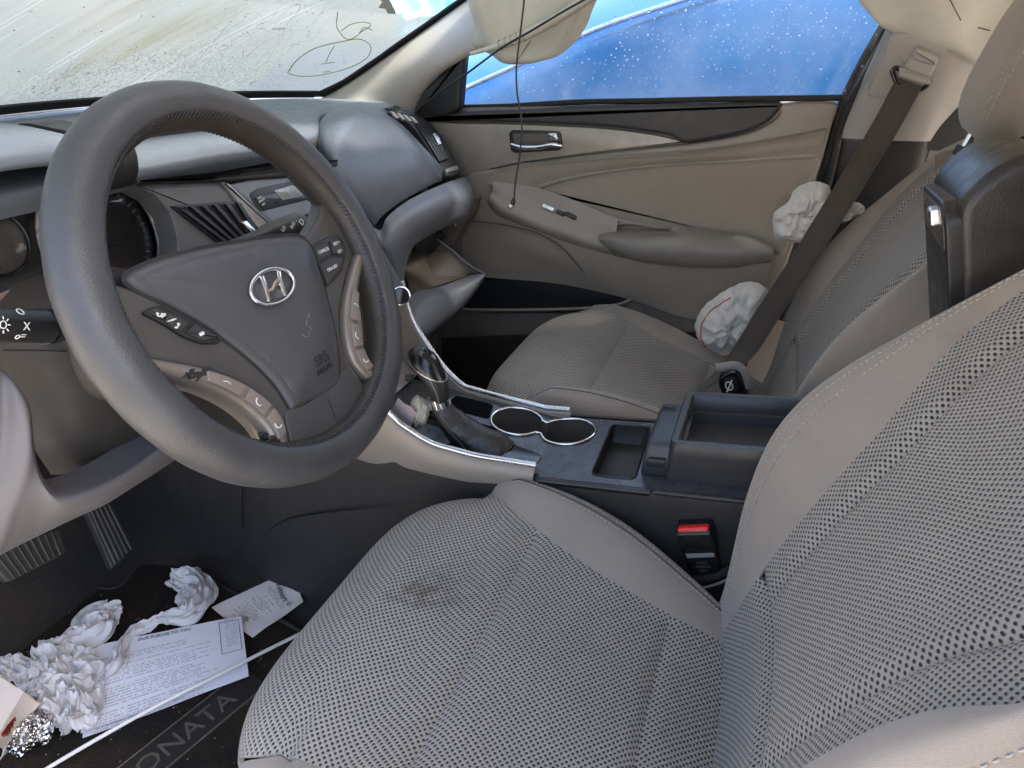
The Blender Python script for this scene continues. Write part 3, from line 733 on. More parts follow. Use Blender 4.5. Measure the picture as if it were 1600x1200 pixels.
# recessed scoop with switch shelf: loft from the lip at the front sweeping to the armrest
lipU = [(762, 285), (775, 268), (812, 256), (870, 250), (950, 243), (1100, 232), (1230, 212), (1290, 200)]
lipL = [(838, 303), (845, 290), (890, 276), (960, 262), (1050, 251), (1150, 245), (1230, 242), (1283, 240)]
rows = [[U(u, v, x=1.063) for u, v in lipU], [U(.75*a+.25*c, .75*b+.25*d, x=1.066) for (a, b), (c, d) in zip(lipU, lipL)], [U(.3*a+.7*c, .3*b+.7*d, x=1.068) for (a, b), (c, d) in zip(lipU, lipL)], [U(u, v, x=1.072) for u, v in lipL]]
patch('upper_sweep', rows, door_beige, dr, n=(5, 6), thick=.012, seam=('u1',), seamd=.003, seamw=.004, flip=True)
# cloth insert, softly padded
ins = dpx([(838, 296), (870, 283), (930, 268), (1010, 256), (1110, 248), (1200, 243), (1280, 241), (1262, 300), (1238, 370), (1222, 402), (1180, 385), (1100, 372), (1030, 358), (960, 345), (900, 322), (850, 306)], 1.062)
plate('cloth_insert', round2(ins, 4), fx(DX), .022, .010, door_cloth, dr, base=-.01)
P = cr1(np.array([U(u, v, x=1.061) for u, v in ((842, 302), (870, 311), (910, 324), (955, 340), (1000, 351), (1050, 358))]), 5); tube('insert_bead', P, .005, door_beige, dr, 8)
# switch shelf: sloping ledge from the front scoop back to the pull cup
sh_top = [(772, 286), (815, 290), (850, 296), (895, 312), (932, 328), (966, 346)]
sh_edge = [(768, 303), (795, 322), (850, 345), (895, 360), (928, 371), (960, 380)]
sh_low = [(765, 312), (785, 335), (840, 360), (890, 377), (922, 389), (957, 395)]
patch('switch_shelf', [[U(u, v, x=1.060) for u, v in sh_top], [U(.5*a+.5*c, .5*b+.5*d, x=1.050) for (a, b), (c, d) in zip(sh_top, sh_edge)], [U(u, v, x=1.030) for u, v in sh_edge], [U(.5*a+.5*c, .5*b+.5*d, x=1.026) for (a, b), (c, d) in zip(sh_edge, sh_low)], [U(u, v, x=1.045) for u, v in sh_low]], door_beige, dr, n=(5, 6), thick=.01, flip=True)
# lower bulge under the shelf and armrest
patch('lower_bulge', [[U(u, v, x=x) for u, v, x in row] for row in (
    [(735, 300, 1.066), (790, 332, 1.046), (850, 362, 1.036), (940, 392, 1.028), (1060, 410, 1.030), (1205, 408, 1.04)],
    [(728, 340, 1.066), (785, 362, 1.05), (850, 395, 1.040), (940, 418, 1.036), (1060, 434, 1.038), (1200, 430, 1.046)],
    [(725, 385, 1.066), (790, 400, 1.058), (870, 420, 1.05), (960, 445, 1.048), (1070, 466, 1.05), (1200, 462, 1.056)],
    [(722, 428, 1.066), (790, 433, 1.064), (880, 440, 1.060), (985, 462, 1.058), (1080, 494, 1.060), (1196, 499, 1.064)])], door_beige, dr, n=(6, 6), thick=.012, flip=True)
# stitched crescent on the bulge
lb = bpy.data.objects['lower_bulge']; LBV = np.array([v.co[:] for v in lb.data.vertices])+np.array(WM[lb.name].translation)
def onto(V, u, v, lift=.0006):
    """nearest front-most vertex of a part to a photo point, then the ray taken to its depth"""
    d = nrm(ray(u, v)); q = V-CP; t = q@d; e = np.linalg.norm(q-np.outer(t, d), axis=1); k = np.argsort(e)[:6]; return CP+d*(t[k].min()-lift)
tth = plastic('taupe_thread', (.30, .265, .225), .8, gb=0)
for off in (0, 6):
    P = cr1(np.array([onto(LBV, u, v, .0012) for u, v in ((738, 343+off), (790, 349+off), (838, 361+off), (876, 382+off), (900, 408+off), (914, 426+off*.3))]), 6)
    stitches('stitching', P, np.tile(A(-1, 0, 0), (len(P), 1)), tth, lb, step=.006, ln=.0042, r=.0009)
    if off == 0: tube('pad_seam', P+A(-.0003, 0, -.004), .0011, door_black, lb, 5)
P = cr1(np.array([onto(LBV, u, v, .0012) for u, v in ((738, 421), (800, 422), (850, 423), (905, 425))]), 6)
stitches('stitching', P, np.tile(A(-1, 0, 0), (len(P), 1)), tth, lb, step=.006, ln=.0042, r=.0009)
# armrest with its pull cup: lofted shell, hollowed at the front
armp = plastic('armrest_plastic', (.22, .202, .18), .48, 1000, .35, .08)
back_e = [(934, 366), (952, 352), (985, 346), (1030, 352), (1070, 357), (1120, 364), (1170, 373), (1206, 388)]
top_e = [(936, 371), (956, 371), (990, 374), (1035, 376), (1075, 380), (1120, 384), (1165, 388), (1207, 392)]
low_e = [(940, 376), (960, 390), (995, 402), (1040, 408), (1080, 411), (1125, 412), (1165, 409), (1206, 399)]
arm = patch('armrest', [[U(u, v, x=1.058) for u, v in back_e],
    [U(.6*a+.4*c, .6*b+.4*d, x=(1.052, 1.072, 1.080, 1.074, 1.030, 1.02, 1.02, 1.035)[i]) for i, ((a, b), (c, d)) in enumerate(zip(back_e, top_e))],
    [U(u, v, x=(1.024, 1.012, 1.010, 1.006, .996, .997, 1.0, 1.025)[i]) for i, (u, v) in enumerate(top_e)],
    [U(.5*a+.5*c, .5*b+.5*d, x=(1.020, 1.004, .996, .992, .990, .991, .996, 1.022)[i]) for i, ((a, b), (c, d)) in enumerate(zip(top_e, low_e))],
    [U(u, v, x=(1.022, 1.014, 1.010, 1.008, 1.006, 1.007, 1.012, 1.030)[i]) for i, (u, v) in enumerate(low_e)],
    [U(u, v+5, x=1.05) for u, v in low_e]], armp, dr, n=(5, 6), thick=.006, flip=True)
P = cr1(np.array([U(u, v, x=x) for u, v, x in ((985, 371, 1.03), (1010, 365, 1.045), (1040, 363, 1.045), (1050, 366, 1.03))]), 5); tube('cup_edge', P, .0015, door_beige, arm, 6)
# edge line under the armrest
P = cr1(np.array([U(u, v, x=1.031) for u, v in ((946, 392), (985, 404), (1040, 412), (1110, 416), (1170, 413), (1200, 404))]), 6)
tube('armrest_lip', P, .0022, door_beige, arm, 6)
# switches in the shelf
for (u0, v0, u1, v1, w_) in ((848, 322, 866, 330, .010), (870, 331, 882, 336, .009), (884, 334, 900, 342, .009)):
    a, b = U(u0, v0, x=1.040), U(u1, v1, x=1.0365); c = (a+b)/2; d = nrm(b-a); n = nrm(A(-.75, 0, .66)-d*(A(-.75, 0, .66)@d)); e = np.cross(n, d); L = np.linalg.norm(b-a)
    plate('window_switch', round_corners(np.array([(-L/2, -w_/2), (L/2, -w_/2), (L/2, w_/2), (-L/2, w_/2)]), .002), frame3(c+n*.003, d, e, n), .004, .0012, satin if u0 < 880 and u0 != 870 else btn_pl, dr, base=-.01)
# release handle: black bezel, cup, chrome lever, lock slide
fh = fx(DX-.012)
bz = dpx([(795, 208), (800, 203), (870, 205), (876, 208), (879, 230), (874, 235), (805, 239), (798, 236)], DX-.016)
hb = plate('handle_bezel', round_corners(bz, .006), fh, .005, .002, black_pl, dr, base=-.01)
plate('handle_cup', round_corners(dpx([(800, 209), (868, 209), (872, 222), (850, 230), (804, 232)], DX-.02), .005), fh, .0065, .001, plastic('handle_cup_plastic', (.10, .088, .075), .4), hb, base=-.005)
lev = np.array([U(u, v, x=x) for u, v, x in ((800, 226, 1.062), (815, 230, 1.056), (840, 230, 1.052), (862, 226, 1.053), (878, 228, 1.056))])
P = cr1(lev, 6); tube('chrome_lever', P, np.interp(np.arange(len(P)), [0, 4, 12, 20, 24], [.006, .0065, .006, .0055, .004]), chrome, hb, 12)
plate('lock_slide', round_corners(dpx([(856, 207), (870, 207), (873, 219), (858, 220)], 1.06), .004), fx(1.064), .009, .004, chrome, hb, base=-.01)
# map pocket and lower kick area
pk = dpx([(745, 437), (850, 438), (930, 443), (978, 450), (989, 460), (984, 470), (950, 478), (880, 483), (745, 484), (715, 470), (715, 445)], 1.055)
plate('map_pocket', round2(pk, 3), fx(1.06), .006, .003, black_pl, dr, base=-.02)
P = cr1(np.array([U(u, v, x=1.05) for u, v in ((690, 480), (745, 484), (830, 484), (910, 482), (960, 477), (985, 468), (990, 459))]), 6)
tube('pocket_lip', P, .004, door_beige, dr, 8)
lowc = dpx([(690, 490), (760, 489), (880, 489), (960, 482), (995, 470), (1085, 497), (1192, 503), (1160, 560), (1100, 640), (880, 660), (690, 650)], 1.06)
plate('lower_panel', round2(lowc, 3), fx(1.07), .010, .004, plastic('lower_door_plastic', (.13, .117, .105), .6, 800, .4, .1, dirt=.3), dr, base=-.02)
kick = dpx([(690, 528), (860, 522), (1000, 520), (1180, 520), (1160, 600), (1090, 680), (690, 680)], 1.055)
plate('kick_carpet', kick, fx(1.058), .006, .003, carpet_m, dr, base=-.01)
# rear weatherstrip
P = cr1(np.array([U(u, v, x=1.09) for u, v in ((1388, 30), (1350, 95), (1318, 160), (1305, 205), (1285, 275), (1245, 400), (1205, 500))]), 6)
tube('weatherstrip', P, .010, black_dull, dr, 10)
P = cr1(np.array([U(u, v, x=1.075) for u, v in ((1404, 20), (1368, 90), (1330, 160), (1312, 205), (1298, 270), (1262, 400), (1222, 500))]), 6)
tube('weatherstrip', P, .008, black_dull, dr, 10)
# window: glass leaning in, black reveal, sail panel at the front
def gp(u, v):
    p = U(u, v, x=1.10)
    for _ in range(5): p = U(u, v, x=1.108-.30*(p[2]-.78))
    return p
gl = [[gp(u, v) for u, v in row] for row in (((690, 172), (800, 168), (950, 163), (1150, 159), (1325, 157)), ((760, 60), (860, 60), (1000, 60), (1180, 60), (1372, 60)), ((880, -60), (960, -60), (1080, -60), (1240, -60), (1440, -60)))]
gpane = patch('window_glass', gl, glass_m, dr, n=(5, 5))
P = np.array([gp(u, v)+A(-.012, 0, .0) for u, v in ((722, 167), (800, 165), (900, 159), (1000, 157), (1150, 154), (1316, 152))])
tube('window_reveal', cr1(P, 4), .006, black_dull, dr, 8)
sp_ = np.array([U(u, v, x=1.062) for u, v in ((650, 184), (652, 165), (668, 138), (700, 106), (731, 88), (728, 120), (722, 168), (700, 176))])
o_ = U(700, 140, x=1.062); fr_s = frame3(o_, A(0, -1, 0), A(0, 0, 1), A(-1, 0, 0))
plate('mirror_sail', round_corners(planepx([(648, 186), (652, 165), (668, 138), (700, 106), (728, 84), (724, 120), (720, 170), (700, 180)], fr_s), .008), fr_s, .012, .006, black_pl, dr, base=-.02)
tube('sail_channel', np.array([gp(u, v)+A(-.01, 0, 0) for u, v in ((728, 80), (723, 125), (720, 172))]), .007, black_dull, dr, 8)
# rain on the glass
parts = []
ico = bmesh.new(); bmesh.ops.create_icosphere(ico, subdivisions=2, radius=1.0); icv = np.array([v.co[:] for v in ico.verts]); icf = [tuple(v.index for v in f.verts) for f in ico.faces]; ico.free()
cl = [(random.uniform(730, 1340), random.uniform(5, 145)) for _ in range(34)]
seen = []
for k in range(900):
    if k % 3 == 0: c = random.choice(cl); u, v = random.gauss(c[0], 40), random.gauss(c[1], 30)
    else: u, v = random.uniform(725, 1375), random.uniform(0, 158)
    if v > 155 or u < 725 or u > 1380-(v-40)*.45 or v < -20: continue
    if any((u-a)**2+(v-b)**2 < 36 for a, b in seen): continue
    seen.append((u, v))
    r = min(.0026, .0008+abs(random.gauss(0, .0007))); p = gp(u, v)
    parts.append((p+A(-.0004, 0, 0)+icv*A(r*.5, r, r*random.uniform(1, 1.2)), icf))
V, F = join(parts)
mdrop, t, b = M_('water_drop'); b.inputs['Transmission Weight'].default_value = 1; b.inputs['IOR'].default_value = 1.33; b.inputs['Roughness'].default_value = .02; t.links.new(mix_(t, noise_(t, objco(t), 8), (.95, .97, 1), (1, 1, 1)), b.inputs['Base Color'])
stuff(mk('water_drops', V, F, mdrop, gpane))

# ================================================================ seats
# centre line of the cushion (y, z) from the back to the front roll; local x: + towards the console
CL = cr1(np.array([(-.17, .275), (-.13, .293), (-.07, .310), (.0, .326), (.085, .341), (.17, .354), (.25, .362), (.31, .360), (.352, .345), (.376, .318), (.386, .28), (.384, .235), (.372, .19)]), 8)
CLs = np.concatenate([[0], np.cumsum(np.linalg.norm(np.diff(CL, axis=0), axis=1))])
def cl_at(y=None, s=None):
    if s is None:
        i = np.searchsorted(CL[:60, 0], y); s = np.interp(y, CL[:np.argmax(CL[:, 0]), 0], CLs[:np.argmax(CL[:, 0])])
    return s
def cpt(s): return np.array([np.interp(s, CLs, CL[:, 0]), np.interp(s, CLs, CL[:, 1])])
def cnorm(s):
    d = cpt(s+.004)-cpt(s-.004); d /= np.linalg.norm(d); return np.array([-d[1], d[0]])       # (ny, nz)
def xb(y): return smooth_interp(y, [-.2, -.12, -.03, .06, .12, .17, .23, .29, .33, .40], [.128, .125, .124, .135, .150, .168, .198, .226, .236, .236])
def bh(y): return smooth_interp(y, [-.2, -.12, -.04, .06, .15, .24, .31, .34, .4], [.0, .002, .014, .030, .030, .016, .004, .0, .0])
def wo_(y): return smooth_interp(y, [-.2, -.12, -.04, .06, .15, .24, .31, .36, .4], [.17, .180, .212, .244, .256, .254, .247, .242, .24])
# centre line of the backrest (y, z) from the bight upward
BL = cr1(np.array([(-.085, .245), (-.10, .285), (-.112, .33), (-.126, .40), (-.145, .47), (-.172, .55), (-.206, .63), (-.240, .70), (-.275, .77), (-.305, .83), (-.328, .865), (-.352, .884), (-.385, .888), (-.415, .872), (-.43, .83)]), 8)
BLs = np.concatenate([[0], np.cumsum(np.linalg.norm(np.diff(BL, axis=0), axis=1))])
def bpt(s): return np.array([np.interp(s, BLs, BL[:, 0]), np.interp(s, BLs, BL[:, 1])])
def bnorm(s):
    d = bpt(s+.004)-bpt(s-.004); d /= np.linalg.norm(d); return np.array([d[1], -d[0]])        # facing forward/up
def bs_at(z): return float(np.interp(z, BL[:np.argmax(BL[:, 1]), 1], BLs[:np.argmax(BL[:, 1])]))
def bxb(z): return smooth_interp(z, [.24, .30, .36, .45, .55, .62, .68, .74, .80, .86, .90], [.150, .140, .135, .142, .152, .164, .192, .218, .210, .186, .165])
def bwo(z): return smooth_interp(z, [.24, .30, .38, .46, .55, .65, .75, .82, .86, .89], [.185, .200, .222, .240, .250, .248, .238, .222, .200, .165])
def bbh(z): return smooth_interp(z, [.24, .30, .38, .46, .53, .59, .64, .70, .78, .86, .9], [.0, .006, .022, .046, .062, .062, .050, .030, .014, .005, .0])

OBC, OBB = .22, .20      # the outboard bolsters are slimmer than the inboard ones
def build_seat(name, label, x0, sgn, mesh_mat, dy=0.0, dz=0.0, headrest=True, stitched=True, bdy=0.0, hb=1.0, xk=1.0, dipk=1.0):
    Tc = lambda P: np.asarray(P, float)*A(sgn, 1, 1)+A(x0, dy, dz)
    Tb = lambda P: np.asarray(P, float)*A(sgn, 1, 1)+A(x0, bdy, dz)
    T = Tc
    fl = sgn < 0
    st = thing(name, label, 'car seat', (x0, 0, .02))
    # ---- cushion
    cu_ = mk('cushion_base', *((lambda v, f: (T(v), f))(*box_data((0, .06, .15), (.20, .23, .09)))), black_dull, st, smooth=False)
    def cpanel(s0, s1, nm, n=26, m=44, seam=()):
        G = []
        for s in np.linspace(s0, s1, n):
            y, z = cpt(s); ny, nz = cnorm(s); X = xb(y) if s < cl_at(y=.33) else .236-.02*min(1, max(0, (s-cl_at(y=.35))/.1))
            row = []
            for q in np.linspace(-1, 1, m):
                dip = .012*abs(q)**2.2*(1 if y < .28 else 0.3); edge = 0
                front = max(0, y-.22)/.16*(1 if q > 0 else .45); rnd = front*.055*abs(q)**4                          # rounded front corners
                o = dip-(.028*abs(q)**6*min(1, front*1.2))
                row.append((X*q*((1+OBC*min(1, max(0, (.30-y)/.08))) if q < 0 else 1), y+ny*o-rnd, z+nz*o-rnd*.3))
            G.append(row)
        return grid(nm, T(G), mesh_mat, st, thick=.006, flip=not fl, seam=seam, seamd=.007, seamw=.008)
    sA, sB, sE = cl_at(y=-.028), cl_at(y=.168), CLs[-1]
    c1 = cpanel(0.01, sA, 'cushion_rear_panel', 16, 44, ('u1',))
    c2 = cpanel(sA, sB, 'cushion_centre_panel', 26, 44, ('u0', 'u1'))
    c3 = cpanel(sB, sE, 'cushion_front_panel', 44, 48, ('u0',))
    # bolsters: from the panel edge over the roll and down the flank
    for sd, bn in ((1, 'cushion_inner_bolster'), (-1, 'cushion_outer_bolster')):
        G = []
        for s in np.linspace(0.01, sE, 84):
            y, z = cpt(s); ny, nz = cnorm(s); X = (xb(y) if s < cl_at(y=.33) else .236-.02*min(1, max(0, (s-cl_at(y=.35))/.1)))*(1 if sd > 0 else 1+OBC*min(1, max(0, (.30-y)/.08))); Wd = wo_(y)+(0 if sd > 0 else .012); H = bh(y)*(1 if sd > 0 else .5); Wd = max(min(Wd, X+.25*(1 if s < cl_at(y=.33) else max(.04, .25-(s-cl_at(y=.33))*4))), X+.008); H = H if s < cl_at(y=.33) else 0.0; front = max(0, y-.22)/.16*(1 if sd > 0 else .45)
            fl2 = float(np.interp(s, [cl_at(y=.30), cl_at(y=.36), sE], [1, .35, .15]))
            e = .012*(1 if y < .28 else .3)-.028*min(1, front*1.2)-.010*min(1, front*1.5); rnd = front*.055
            prof = [(X, e), (X+(Wd-X)*.22, e+H*.55), (X+(Wd-X)*.55, e+H), (X+(Wd-X)*.85, e+H*.80-.004), (Wd, e+H*.15-.016), (Wd+.006*fl2, e-.05*fl2), (Wd-.002, e-.10*fl2), (Wd-.02*fl2, e-.16*fl2)]
            pr = cr1(np.array(prof), 5)
            G.append([(sd*a, y+ny*h-rnd, z+nz*h-rnd*.3) for a, h in pr])
        G = T(G); ff = (not fl) if sd > 0 else fl
        bo = grid(bn, G, fab_plain, st, thick=.004, flip=ff, seam=('u1',), seamd=.006, seamw=.008)
        if stitched and sd > 0:
            N = gnormals(G)*(-1 if ff else 1)
            for jj in (10, 12):
                stitches('stitching', G[4:-26, jj], N[4:-26, jj], thread, bo, step=.0066, ln=.0046, r=.00075)
            tube('piping', G[3:-25, 11]+N[3:-25, 11]*.0002, .0010, thread_dark, bo, 5)
    # ---- backrest
    T = Tb
    def bpanel(s0, s1, q0, q1, nm, mat, n=40, m=40, seam=(), kx=1.0):
        G = []
        for s in np.linspace(s0, s1, n):
            y, z = bpt(s); ny, nz = bnorm(s); X = bxb(z) if s < bs_at(.86) else .17-.02*(s-bs_at(.86))/.1
            row = []
            for q in np.linspace(q0, q1, m):
                o = .016*dipk*abs(q)**2.4*(1 if z < .7 else max(0, 1-(z-.7)/.15))-(.03*abs(q)**4*max(0, (z-.80))/.08)
                kx2 = X*(1+(OBB if q < 0 else xk-1)*min(1, max(0, (.78-z)/.1)))
                if z > .5 and s < bs_at(.86): kx2 = min(kx2, bwo(z)-.008+(.012 if q < 0 else 0))
                row.append((kx2*q, y+ny*o, z+nz*o))
            G.append(row)
        return grid(nm, T(G), mat, st, thick=.006, flip=fl, seam=seam, seamd=.008, seamw=.009)
    s1, sT = bs_at(.415), BLs[-1]
    bpanel(0.0, s1, -1, 1, 'back_lower_panel', mesh_mat, 30, 44, ('u1',))
    bpanel(s1, sT, -.72, .72, 'back_centre_panel', mesh_mat, 70, 44, ('u0', 'v0', 'v1'))
    bpanel(s1, sT, .72, 1, 'back_side_strip', mesh_mat, 70, 14, ('u0', 'v0'))
    bpanel(s1, sT, -1, -.72, 'back_side_strip', mesh_mat, 70, 14, ('u0', 'v1'))
    for sd, bn in ((1, 'back_inner_bolster'), (-1, 'back_outer_bolster')):
        G = []
        for s in np.linspace(0.0, sT-.03, 70):
            y, z = bpt(s); ny, nz = bnorm(s); top = s > bs_at(.86)
            X = bxb(z) if not top else .17-.02*(s-bs_at(.86))/.1; Wd = bwo(z) if not top else .19-.01*(s-bs_at(.86))/.1; H = bbh(z) if not top else 0.0
            X *= 1+(OBB if sd < 0 else xk-1)*min(1, max(0, (.78-z)/.1)); H *= .6 if sd < 0 else hb
            if sd < 0: Wd += .012
            if not top and z > .5: X = min(X, bwo(z)-.008+(.012 if sd < 0 else 0))
            Wd = max(Wd, X+.010)
            e = .016*dipk*(1 if z < .7 else max(0, 1-(z-.7)/.15))-.03*max(0, (z-.80))/.08
            prof = [(X, e), (X+(Wd-X)*.25, e+H*.50), (X+(Wd-X)*.58, e+H*.95), (X+(Wd-X)*.86, e+H*.92), (Wd, e+H*.45-.008), (Wd+.008, e-.04), (Wd+.002, e-.09), (Wd-.02, e-.14)]
            pr = cr1(np.array(prof), 5)
            G.append([(sd*a, y+ny*h, z+nz*h) for a, h in pr])
        G = T(G); ff = fl if sd > 0 else not fl
        bo = grid(bn, G, fab_plain, st, thick=.004, flip=ff, seam=('u1',), seamd=.006, seamw=.008)
        if stitched:
            N = gnormals(G)*(-1 if ff else 1)
            for jj in ((8, 10) if sd > 0 else (19, 21)):
                stitches('stitching', G[3:-4, jj], N[3:-4, jj], thread, bo, step=.0070, ln=.0048, r=.00075)
    # rear shell
    G = [[(q*(bwo(z)-.01), bpt(bs_at(z))[0]-.125-.02*(1-q*q), z) for q in np.linspace(-1, 1, 13)] for z in np.linspace(.26, .86, 14)]
    grid('back_shell', T(G), black_tex, st, thick=.006, flip=not fl)
    if headrest:
        hc = A(0, -.312, .968)
        th = np.linspace(0, 2*np.pi, 40, endpoint=False); G = []
        up_, fw = nrm(A(0, -.20, 1)), nrm(A(0, 1, .20))
        def sup(c, n_): return math.copysign(abs(c)**n_, c)
        for i, f in enumerate(np.linspace(-1, 1, 26)):
            wv = .130*(1-abs(f)**4.2)**.42; dv = .050*(1-abs(f)**3.2)**.5
            G.append([hc+A(1, 0, 0)*wv*sup(math.cos(a), .75)+fw*dv*sup(math.sin(a), .8)+up_*f*.118 for a in th])
        G = np.array(G); V = T(G.reshape(-1, 3)); F = gfaces(26, 40, False, True, flip=fl)
        uv = np.stack(np.meshgrid(np.linspace(0, .21, 26), np.linspace(0, .5, 40), indexing='ij'), 2).reshape(-1, 2)
        hr = mk('head_restraint', V, F, fab_plain, st, uv=uv)
        for sx in (-1, 1):
            tube('post', T([hc+A(sx*.055, 0, 0)+up_*h for h in np.linspace(-.20, -.10, 5)]), .0065, chrome, hr, 12)
            tube('post_collar', T([hc+A(sx*.055, 0, 0)+up_*h for h in (-.150, -.140, -.134)]), .012, black_pl, hr, 14)
        if stitched:
            for a_i in (4, 5, 15, 16):
                P = T(G[3:-3, a_i]); Nn = np.array([nrm(T([g_])[0]-T([hc+up_*((g_-hc)@up_)])[0]) for g_ in G[3:-3, a_i]])
                stitches('stitching', cr1(P, 3), cr1(Nn, 3), thread, hr, step=.0074, ln=.005, r=.0010)
    return st
drv = build_seat('car_seat', 'grey mesh-cloth seat facing the steering wheel, brown stain on its cushion', 0.0, 1, fab_mesh)
pas = build_seat('car_seat', 'grey mesh-cloth seat beside the taupe door, belt across its back', .735, -1, fab_mesh2, dy=.04, dz=.008, bdy=-.012, hb=.36, xk=1.14, dipk=.3)

# ================================================================ dashboard
da = thing('dashboard', 'dark grey dashboard with vents, radio, gauges and open glovebox', 'dashboard', (.36, .9, .3))
# ---- top pad: from the windshield base to the leading edge (left hood to the airbag bulge)
tx = [-.36, -.22, -.08, .06, .20, .34, .47, .60, .74, .88, 1.0, 1.065]
def toprow(x):
    bow = ((x-.36)/.68)**2
    b = A(x, 1.195-.13*bow, .757-.012*bow)
    return b
rowsT = []
lead_y = np.interp(tx, [-.36, 0, .2, .34, .42, .47, .52, .56, .62, .7, .8, 1.0, 1.065], [.70, .70, .70, .70, .705, .712, .73, .755, .80, .86, .88, .84, .80])
lead_z = np.interp(tx, [-.36, -.2, .02, .12, .2, .34, .45, .55, .65, .8, .95, 1.065], [.785, .785, .785, .785, .783, .778, .775, .768, .768, .766, .757, .735])
for x, ly, lz in zip(tx, lead_y, lead_z):
    b = toprow(x); e = A(x, ly, lz)
    rowsT.append([b+A(0, .06, .02), b, b*.66+e*.34+A(0, 0, .012), b*.33+e*.67+A(0, 0, .016), e*.9+b*.1+A(0, 0, .008), e, e+A(0, -.006, -.012), e+A(0, .004, -.03)])
patch('top_pad', rowsT, dash_soft, da, n=(4, 5), thick=.006, flip=True)
# ---- instrument hood: arched visor over the gauges
hood = []
for k, x in enumerate(np.linspace(-.40, .072, 15)):
    a = (x+.15)/.225; arch = (max(0, 1-abs(a)**3.0))**.5 if abs(a) < 1 else 0
    zt = .782+.058*arch; yf = .655+.05*abs(a)**4
    hood.append([A(x, .90, .775), A(x, .80, zt-.002), A(x, .72, zt+.002), A(x, yf+.012, zt-.006), A(x, yf, zt-.018), A(x, yf+.008, zt-.028), A(x, .72, zt-.026), A(x, .79, zt-.032)])
patch('gauge_hood', hood, dash_soft, da, n=(4, 4), thick=.003, flip=True)
hs = frame3((.066, .72, .806), A(0, -1, 0), A(0, 0, 1), A(1, 0, 0))
plate('hood_end', round2(np.array([(-.08, -.045), (.02, -.044), (.045, -.030), (.048, .002), (.03, .018), (-.02, .022), (-.08, .016)]), 4), hs, .022, .014, black_tex, da, base=-.03, k=6)
patch('bulge_backing', [[A(x, .87, .760), A(x, .86, .70), A(x, .85, .58)] for x in (.36, .5, .64, .76)], black_dull, da, n=(3, 3), thick=.008)
# dark backing that closes the gaps behind the fascia
patch('fascia_backing', [[A(x, .78, .745), A(x, .765, .70), A(x, .76, .55), A(x, .76, .42)] for x in (.17, .35, .48, .60)], black_dull, da, n=(3, 3), thick=.008)
# ---- gauges
gc = thing('gauge_placeholder', '', '') if False else None
FC = frame3((.0, .765, .70), A(1, 0, 0), nrm(A(0, .30, .95)), nrm(A(0, -.95, .30)))
cl_ = mk('instrument_cluster', *(lambda v, f: (place(v, FC), f))(*plate_data(round_corners(np.array([(-.30, -.10), (.16, -.10), (.165, .03), (.10, .075), (-.24, .075), (-.30, .03)]), .03), .0, .0 if False else .001, base=-.02)), black_pl, da)
def ring_data(c, r, rt, fr, ry=None, k=48, kk=10):
    a = np.linspace(0, 2*np.pi, k, endpoint=False); P = np.stack([c[0]+r*np.cos(a), c[1]+(ry or r)*np.sin(a), np.full(k, c[2])], 1)
    return tube_data(place(P, fr), rt, kk, closed=True)
ring_m = plastic('gauge_ring_metal', (.62, .60, .55), .28, gb=0, metallic=.55)
dial_m = plastic('dial_face', (.045, .038, .033), .3, gb=0, coat=.6)  # brown lift stands in for reflections in the gauge glass
dial_r = plastic('dial_screen', (.21, .125, .11), .3, gb=0, coat=.5)
for cx in (.082, -.168):
    dd = mk('gauge_dial', *(lambda v, f: (place(v, FC), f))(*plate_data(np.array([(cx+.078*math.cos(a), -.015+.078*math.sin(a)) for a in np.linspace(0, 2*np.pi, 48, endpoint=False)]), .004, .001, base=-.01)), dial_m, cl_)
    V, F = ring_data((cx, -.015, .012), .082, .0045, FC); mk('chrome_ring', V, F, ring_m, dd)
    ticks = [(place(box_data((0, 0, 0), (.0007, .0035, .0003))[0] @ np.array([[math.cos(t), math.sin(t), 0], [-math.sin(t), math.cos(t), 0], [0, 0, 1]])+A(cx-math.sin(t)*.068, -.015+math.cos(t)*.068, .0045), FC), box_data((0, 0, 0), (1, 1, 1))[1]) for t in np.linspace(-2.2, 2.2, 33)]
    V, F = join(ticks); stuff(mk('tick_marks', V, F, print_grey, dd, smooth=False))
    plate('needle', np.array([(cx-.002, -.02), (cx+.002, -.02), (cx+.0225, .03), (cx+.0215, .031)]) if False else np.array([(cx-.003, -.015), (cx, -.018), (cx-.042, -.05), (cx-.043, -.049)]), FC, .009, .0004, print_white, dd, base=.007)
plate('info_screen', round_corners(np.array([(-.082, -.070), (.0, -.070), (.012, -.04), (-.094, -.04)]), .006), FC, .004, .001, dial_r, cl_, base=-.01)
for cx, cyy in ((-.045, .012),):
    V, F = plate_data(np.array([(cx+.035*math.cos(a), cyy+.035*math.sin(a)) for a in np.linspace(0, 2*np.pi, 32, endpoint=False)]), .005, .001, base=-.01); d2 = mk('small_gauge', place(V, FC), F, dial_m, cl_)
    V, F = ring_data((cx, cyy, .006), .037, .0016, FC); mk('ring', V, F, black_gloss, d2)
